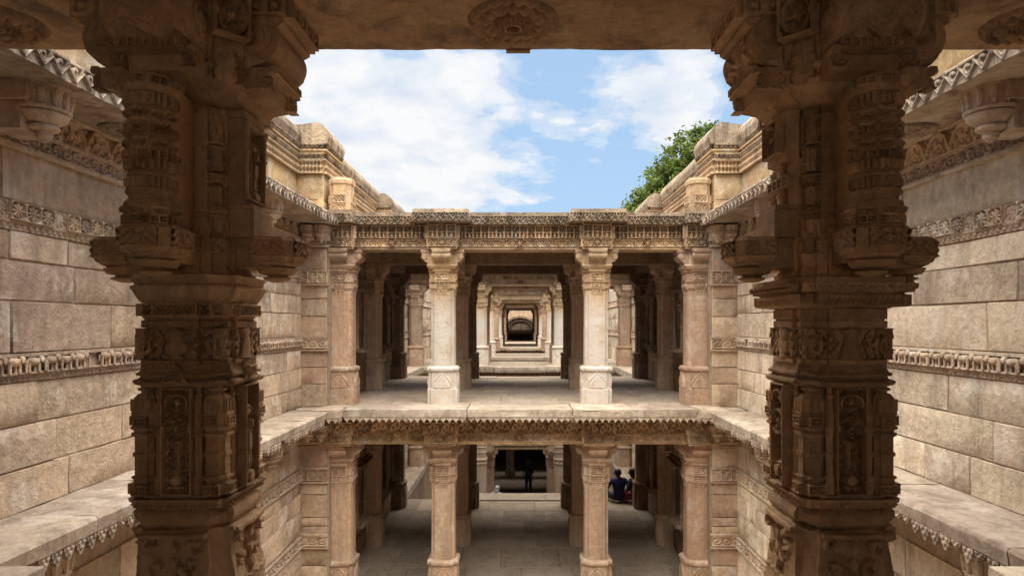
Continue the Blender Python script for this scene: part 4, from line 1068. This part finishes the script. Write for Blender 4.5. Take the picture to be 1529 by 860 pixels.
    for k in (inner, outer):
        bx = on_face(t, 'block_seat', MB().loft([(.088, -.075), (.088, .06), (-.088, .06), (-.088, -.075)], [(1.638, .98), (1.66, 1.0), (1.745, 1.0), (1.75, .92), (1.765, .92)]).mesh('bs', 0), m, k, .175)
        if not R_:
            fr = on_face(t, 'niche_frame', MB().box(-.09, .09, -.03, .06, 1.765, 1.785).box(-.09, -.068, -.025, .05, 1.785, 2.1).box(.068, .09, -.025, .05, 1.785, 2.1).box(-.093, .093, -.028, .052, 2.101, 2.129).mesh('nf', 0), m, k, .185)
            ob('figure_panel', relief(.134, .30, 0.064, p_figure, .004), m, fr, (0, .02, 1.786))
            for sx in (-1, 1): ob('slim_colonnette', MB().lathe([(1.785, .012), (1.80, .014), (1.81, .009), (1.87, .009), (1.88, .014), (1.89, .009), (1.96, .01), (1.97, .016), (1.98, .01), (2.06, .011), (2.08, .017), (2.09, .017)], 10, None, sx*.079, -.032).mesh('sc', 30), m, fr)
        else:
            fr = on_face(t, 'plaque', boxm('pq', -.09, .09, -.02, .03, 1.945, 2.13), m, k, .185)
            ob('disc_relief', relief(.135, .135, 0.032, p_disc, .0036), m, fr, (0, -.0205, 1.97))
            fr = on_face(t, 'panel_back', boxm('pb', -.085, .085, -.002, .03, 1.765, 1.945), m, k, .165)
            sq = on_face(t, 'slotted_band', relief(.178, .042, 0.0288, p_squares, .0042), m, k, .177, z=1.84)
            ob('small_colonnette', MB().lathe([(1.77, .012), (1.785, .014), (1.79, .008), (1.81, .012), (1.835, .008), (1.84, .008), (1.885, .008), (1.90, .013), (1.92, .008), (1.94, .014)], 10, None, 0, -.012).mesh('sc', 30), m, fr)
    # capital tray
    loft('abacus', P2, [(2.13, .86), (2.14, 1.0), (2.165, 1.16), (2.185, 1.28), (2.19, 1.36), (2.20, 1.38), (2.205, 1.3), (2.235, 1.32), (2.24, 1.42), (2.25, 1.42)])
    loft('capital_core', P2, [(2.22, 1.3), (2.29, 1.33), (2.30, 1.36), (2.527, 1.38)])
    for cx in (-1, 1):
        for cy in (-1, 1): ob('corner_disc', relief(.12, .15, .04, p_disc, .0042), m, t, (cx*.222, cy*.222, 2.345), math.atan2(cx, -cy))
    for k in faces:
        a = on_face(t, 'tray_arm', MB().prism([(-.30, 2.195), (-.10, 2.165), (-.10, 2.27), (-.34, 2.27), (-.345, 2.255), (-.31, 2.245)], -.15, .15, axis='x').mesh('ta', 30), m, k, 0)
        ob('carved_strip', relief(.25, .028, 0.016, p_squares, .0042), m, a, (0, -.342, 2.258))
        for sx in (-1, 1):
            ob('scroll_panel', relief(.055, .075, 0.0256, p_scroll, .0042), m, a, (sx*.125, -.312, 2.19))
        br = on_face(t, 'bracket', roll_bracket(), m, k, 0)
        if R_ or k == 0: ob('leaf_relief', LEAFROLL(), m, br)
        for sx in (-1, 1): ob('volute', MB().lathe([(0, .085), (.006, .085), (.008, .075), (.004, .072), (.004, .062), (.009, .06), (.011, .05), (.005, .046), (.005, .036), (.012, .032), (.016, .01)], 24, Matrix.Translation((sx*.148, -.285, 2.385)) @ Matrix.Rotation(sx*PI/2, 4, 'Y')).mesh('vo', 40), m, br)
        ob('square_band', relief(.29, .065, 0.0224, p_squares, .0045), m, br, (0, -.402, 2.462))
        for sx in (-1, 1): ob('square_band', relief(.22, .065, 0.0192, p_squares, .0045), m, br, (sx*.152, -.29, 2.462), sx*PI/2)
        for sx in (1,): on_face(t, 'corner_boss', MB().loft(redent(.04, [(.02, .006)]), [(2.19, .5), (2.205, .8), (2.215, 1.0), (2.26, 1.0), (2.265, 1.15), (2.285, 1.15), (2.29, .9), (2.31, .9)]).mesh('cb', 28), m, k, .185, x=sx*.185)
    return t
_c = {}
def roll_bracket():
    if 'b' not in _c:
        pr = [(-.16, 2.268), (-.25, 2.27), (-.315, 2.29), (-.358, 2.33), (-.372, 2.38), (-.362, 2.415), (-.35, 2.425), (-.365, 2.428), (-.385, 2.44), (-.385, 2.455), (-.372, 2.46), (-.40, 2.462), (-.40, 2.5265), (-.16, 2.5265)]
        b = MB(); b.prism(pr, -.148, .148, axis='x'); _c['b'] = b.mesh('roll', 40)
    return _c['b']
def LEAFROLL():
    """carved leaf scroll wrapped on the bracket roll"""
    if 'l' not in _c:
        arc = [(-.25, 2.27), (-.285, 2.278), (-.315, 2.29), (-.34, 2.309), (-.358, 2.33), (-.368, 2.354), (-.372, 2.38), (-.368, 2.40), (-.362, 2.415)]
        n = 44; q = 40; v = []; f = []
        L_ = [0]
        for a, b in zip(arc, arc[1:]): L_.append(L_[-1]+math.hypot(b[0]-a[0], b[1]-a[1]))
        for j in range(q+1):
            s = L_[-1]*j/q; y = np.interp(s, L_, [a[0] for a in arc]); z = np.interp(s, L_, [a[1] for a in arc])
            y2 = np.interp(min(s+.004, L_[-1]), L_, [a[0] for a in arc]); z2 = np.interp(min(s+.004, L_[-1]), L_, [a[1] for a in arc])
            y1 = np.interp(max(s-.004, 0), L_, [a[0] for a in arc]); z1 = np.interp(max(s-.004, 0), L_, [a[1] for a in arc])
            ty, tz = y2-y1, z2-z1; l = math.hypot(ty, tz); ny, nz = -tz/l, ty/l
            for i in range(n+1):
                x = -.14+.28*i/n
                h = p_leafroll(np.array(i/n), np.array(s), 1, L_[-1])
                e = min(1, min(i, n-i)/3, min(j, q-j)/3)
                hh = -.002+.012*float(h)*e
                v.append((x, y+ny*hh, z+nz*hh))
        f = [(j*(n+1)+i, j*(n+1)+i+1, (j+1)*(n+1)+i+1, (j+1)*(n+1)+i) for j in range(q) for i in range(n)]
        m = bpy.data.meshes.new('leafroll'); m.from_pydata(v, [], f); fix_normals(m); m.shade_smooth(); _c['l'] = m
    return _c['l']
near_pillar('left'); near_pillar('right')

# ------------------------------------------------------------------ tree beyond the right parapet
def tree():
    t = thing('leafy_tree', 'green leafy tree rising behind the right parapet', 'tree', (7.6, 24.3, 2.7))
    r = random.Random(4)
    b = MB()
    def limb(p0, p1, r0, r1, n=7):
        d = (p1-p0); q = d.to_track_quat('Z', 'Y').to_matrix().to_4x4(); l = d.length
        b.lathe([(0, r0), (l*.33, r0*.7+r1*.3), (l*.66, r0*.35+r1*.65), (l, r1)], n, Matrix.Translation(p0) @ q)
    tips = []
    limb(Vector((0,0,0)), Vector((-.1,.1,2.0)), .28, .2)
    bl = [(-2.7,0,2.7,.7),(-1.9,-.2,3.9,1.05),(-.9,.2,4.9,1.1),(.3,0,5.5,1.0),(1.5,.3,5.3,1.2),(-.9,-.4,3.4,1.2),(.5,-.3,4.0,1.3),(2.0,0,3.9,1.3),(-3.2,.2,1.9,.55),(-2.3,0,3.4,.9),(-1.5,.2,4.4,1.0),(-.5,0,5.7,.95),(.1,.2,6.0,.7),(-2.9,-.1,2.9,.6),(-2.2,.3,2.0,.6)]
    for x, y, z, rad in bl:
        mid = Vector((x*.4, y*.4, 1.9+(z-1.9)*.45)); limb(Vector((-.1,.1,1.7)), mid, .12, .07); limb(mid, Vector((x, y, z)), .07, .02, 5)
        for k in range(4):
            d = Vector((r.gauss(0,1), r.gauss(0,1), r.gauss(0,1))).normalized()*rad*.8; limb(Vector((x,y,z)), Vector((x,y,z))+d, .02, .006, 4)
    ob('trunk', b.mesh('trunk', 60), M_BARK, t)
    v = []; f = []
    for x, y, z, rad in bl:
        for c in range(int(52*rad*rad)+6):
            d = Vector((r.gauss(0,1), r.gauss(0,1), r.gauss(0,1))).normalized()*rad*(r.random()**.35)
            cc = Vector((x,y,z))+d; cr = r.uniform(.14, .3)
            for k in range(34):
                p = cc+Vector((r.gauss(0,1), r.gauss(0,1), r.gauss(0,.8)))*cr*.62
                s_ = r.uniform(.065, .12); a = Vector((r.gauss(0,1), r.gauss(0,1), r.gauss(0,.6))).normalized(); e = a.cross(Vector((r.gauss(0,1), r.gauss(0,1), r.gauss(0,1)))).normalized()
                o = len(v); v += [tuple(p-a*s_), tuple(p+e*s_*.5), tuple(p+a*s_), tuple(p-e*s_*.5)]; f.append((o, o+1, o+2, o+3))
    m = bpy.data.meshes.new('crown'); m.from_pydata(v, [], f); ob('crown', m, M_LEAF, t)
M_BARK = plain('bark', (.12, .085, .06))
M_LEAF, _t, _p = new_mat('leaves')
_g = N(_t, 'ShaderNodeNewGeometry')
_c1 = ramp(_t, noi(_t, _g.outputs['Position'], 1.7, 4), [(.35, (.045, .08, .015)), (.65, (.16, .20, .04))])
L(_t, _c1, _p.inputs['Base Color']); _p.inputs['Roughness'].default_value = .6
_tr = N(_t, 'ShaderNodeBsdfTranslucent'); L(_t, _c1, _tr.inputs[0]); _mx = N(_t, 'ShaderNodeMixShader'); _mx.inputs[0].default_value = .35
_o = [n for n in _t.nodes if n.type == 'OUTPUT_MATERIAL'][0]
L(_t, _p.outputs[0], _mx.inputs[1]); L(_t, _tr.outputs[0], _mx.inputs[2]); L(_t, _mx.outputs[0], _o.inputs[0])
tree()

# ------------------------------------------------------------------ people
def person(label, loc, rz, J, E, Rr, cloth, rule, hair, scarf=None, group=None):
    """J joints, E edges, Rr radii; body grown by a skin modifier; rule(z, x, y) -> material index"""
    m = bpy.data.meshes.new('body'); ks = list(J)
    m.from_pydata([J[k] for k in ks], [(ks.index(a), ks.index(b)) for a, b in E], [])
    tmp = bpy.data.objects.new('tmp', m); COL.objects.link(tmp)
    sk = tmp.modifiers.new('skin', 'SKIN'); sk.use_smooth_shade = True
    tmp.modifiers.new('sub', 'SUBSURF').levels = 1
    for i, k in enumerate(ks):
        d = m.skin_vertices[0].data[i]; r = Rr.get(k.rstrip('LR'), Rr.get(k, .04)); d.radius = r if isinstance(r, tuple) else (r, r); d.use_root = k == 'pelvis'
    dg = bpy.context.evaluated_depsgraph_get(); me = bpy.data.meshes.new_from_object(tmp.evaluated_get(dg)); bpy.data.objects.remove(tmp)
    for c in cloth: me.materials.append(c)
    for p in me.polygons: p.material_index = rule(*p.center)
    t = thing('person', label, 'person', loc, rz, group)
    ob('body', me, None, t)
    hx, hy, hz = J['head']; b = MB()
    b.lathe([(-.06, .05), (-.03, .078), (.03, .088), (.07, .074), (.10, .03)], 14, Matrix.Translation((hx, hy-.022, hz+.022)) @ Matrix.Diagonal((1, 1.12, 1, 1)))
    if hair == 'long': b.lathe([(-.36, .05), (-.3, .075), (-.15, .09), (-.02, .085)], 12, Matrix.Translation((hx, hy-.075, hz)))
    ob('hair', b.mesh('hair', 80), M_HAIR if not scarf else scarf, t)
    f = MB(); f.lathe([(-.018, .016), (0, .014), (.03, .006)], 8, Matrix.Translation((hx, hy+.088, hz-.01)))
    for sx in (-1, 1): f.lathe([(-.03, .008), (0, .016), (.03, .008)], 8, Matrix.Translation((hx+sx*.085, hy, hz-.005)))
    ob('face_features', f.mesh('face', 60), M_SKIN, t)
    return t
M_HAIR = plain('black_hair', (.012, .01, .009), .5); M_SKIN = plain('brown_skin', (.25, .13, .075), .6)
M_NAVY = plain('navy_cloth', (.025, .035, .09)); M_DARK = plain('dark_cloth', (.03, .03, .045)); M_ROSE = plain('red_cloth', (.35, .05, .07)); M_WCL = plain('white_cloth', (.6, .58, .6))
def hand(J, E, s, w, d):
    """palm and five short bent fingers from wrist w along direction d"""
    w = Vector(w); d = Vector(d).normalized(); sd = d.cross(Vector((0, 0, 1))).normalized()
    k = 'L' if s < 0 else 'R'; pm = w+d*.06; J['palm'+k] = tuple(pm); E.append(('wrist'+k, 'palm'+k))
    for i, (o, l) in enumerate(((-.03, .06), (-.01, .07), (.01, .066), (.03, .052))):
        a = pm+d*.03+sd*o; b_ = a+d*l*.6; c = b_+d*l*.4+Vector((0, 0, -.02))
        for q, v in (('a', a), ('b', b_), ('c', c)): J[f'fing{q}{i}{k}'] = tuple(v)
        E += [('palm'+k, f'finga{i}{k}'), (f'finga{i}{k}', f'fingb{i}{k}'), (f'fingb{i}{k}', f'fingc{i}{k}')]
    a = w+d*.03-sd*.04*s; J['thumb'+k] = tuple(a+d*.03-sd*.01*s); E.append(('palm'+k, 'thumb'+k))
RAD = {'pelvis': (.15, .12), 'spine': (.14, .11), 'chest': (.16, .12), 'neck': .05, 'head': (.078, .09), 'crown': (.07, .08), 'shoulder': .065, 'elbow': .045, 'wrist': .028, 'palm': (.035, .016), 'hip': .10, 'knee': .065, 'ankle': .042, 'toe': .035, 'thumb': .011}
for i in range(4):
    for q, r_ in (('a', .0105), ('b', .0095), ('c', .008)): RAD[f'fing{q}{i}'] = r_
def pose(kind):
    J = {}; E = []
    if kind == 'sit':
        J.update(pelvis=(0,0,.13), spine=(0,.0,.30), chest=(0,.04,.46), neck=(0,.075,.59), head=(0,.10,.69), crown=(0,.10,.76))
        for s, k in ((-1,'L'),(1,'R')):
            J['shoulder'+k]=(s*.18,.05,.53); J['elbow'+k]=(s*.31,.06,.30); J['wrist'+k]=(s*.22,.27,.22)
            J['hip'+k]=(s*.10,.04,.12); J['knee'+k]=(s*.29,.36,.16); J['ankle'+k]=(-s*.04,.42+.05*s,.06); J['toe'+k]=(-s*.16,.46+.05*s,.05)
            dirs = (-s*.3, 1, -.15)
            E += [('chest','shoulder'+k),('shoulder'+k,'elbow'+k),('elbow'+k,'wrist'+k),('pelvis','hip'+k),('hip'+k,'knee'+k),('knee'+k,'ankle'+k),('ankle'+k,'toe'+k)]
            hand(J, E, s, J['wrist'+k], dirs)
    else:
        J.update(pelvis=(0,0,.92), spine=(0,.0,1.12), chest=(0,.01,1.33), neck=(0,.02,1.48), head=(0,.04,1.58), crown=(0,.04,1.65))
        for s, k in ((-1,'L'),(1,'R')):
            J['shoulder'+k]=(s*.18,.0,1.41); J['elbow'+k]=(s*.23,-.02,1.14); J['wrist'+k]=(s*.22,.08,.92)
            J['hip'+k]=(s*.09,0,.88); J['knee'+k]=(s*.10,.02,.48); J['ankle'+k]=(s*.11,-.02,.08); J['toe'+k]=(s*.13,.14,.035)
            E += [('chest','shoulder'+k),('shoulder'+k,'elbow'+k),('elbow'+k,'wrist'+k),('pelvis','hip'+k),('hip'+k,'knee'+k),('knee'+k,'ankle'+k),('ankle'+k,'toe'+k)]
            hand(J, E, s, J['wrist'+k], (0, .2, -1))
    E += [('pelvis','spine'),('spine','chest'),('chest','neck'),('neck','head'),('head','crown')]
    return J, E
J, E = pose('sit')
person('person in dark blue sitting with back turned on the lower floor', (2.44, 14.92, -3.1), .12, J, E, RAD, [M_NAVY, M_DARK, M_SKIN], lambda x, y, z: 2 if z > .585 or (y > .2 and z > .17 and abs(x) < .27) else (0 if z > .2 and y < .25 else 1), 'short')
person('person with long dark hair and red garment sitting by the right back pillar', (2.86, 15.0, -3.1), .9, J, E, RAD, [M_DARK, M_ROSE, M_SKIN], lambda x, y, z: 2 if z > .585 or (y > .2 and z > .17 and abs(x) < .27) else (0 if z > .3 and y < .25 else 1), 'long')
J, E = pose('stand')
st_rule = lambda x, y, z: 2 if z > 1.46 or (abs(x) > .19 and z < 1.05) or z < .07 else (0 if z > .9 else 1)
person('person in dark clothes standing inside the dark lowest doorway', (.36, 26.4, -6.2), 2.6, J, E, RAD, [M_DARK, M_DARK, M_SKIN], st_rule, 'short')
person('person wrapped in white with covered head seen over the lower floor edge', (-.84, 21.7, -6.2), -.5, J, E, RAD, [M_WCL, M_WCL, M_SKIN], st_rule, 'long', scarf=M_WCL)
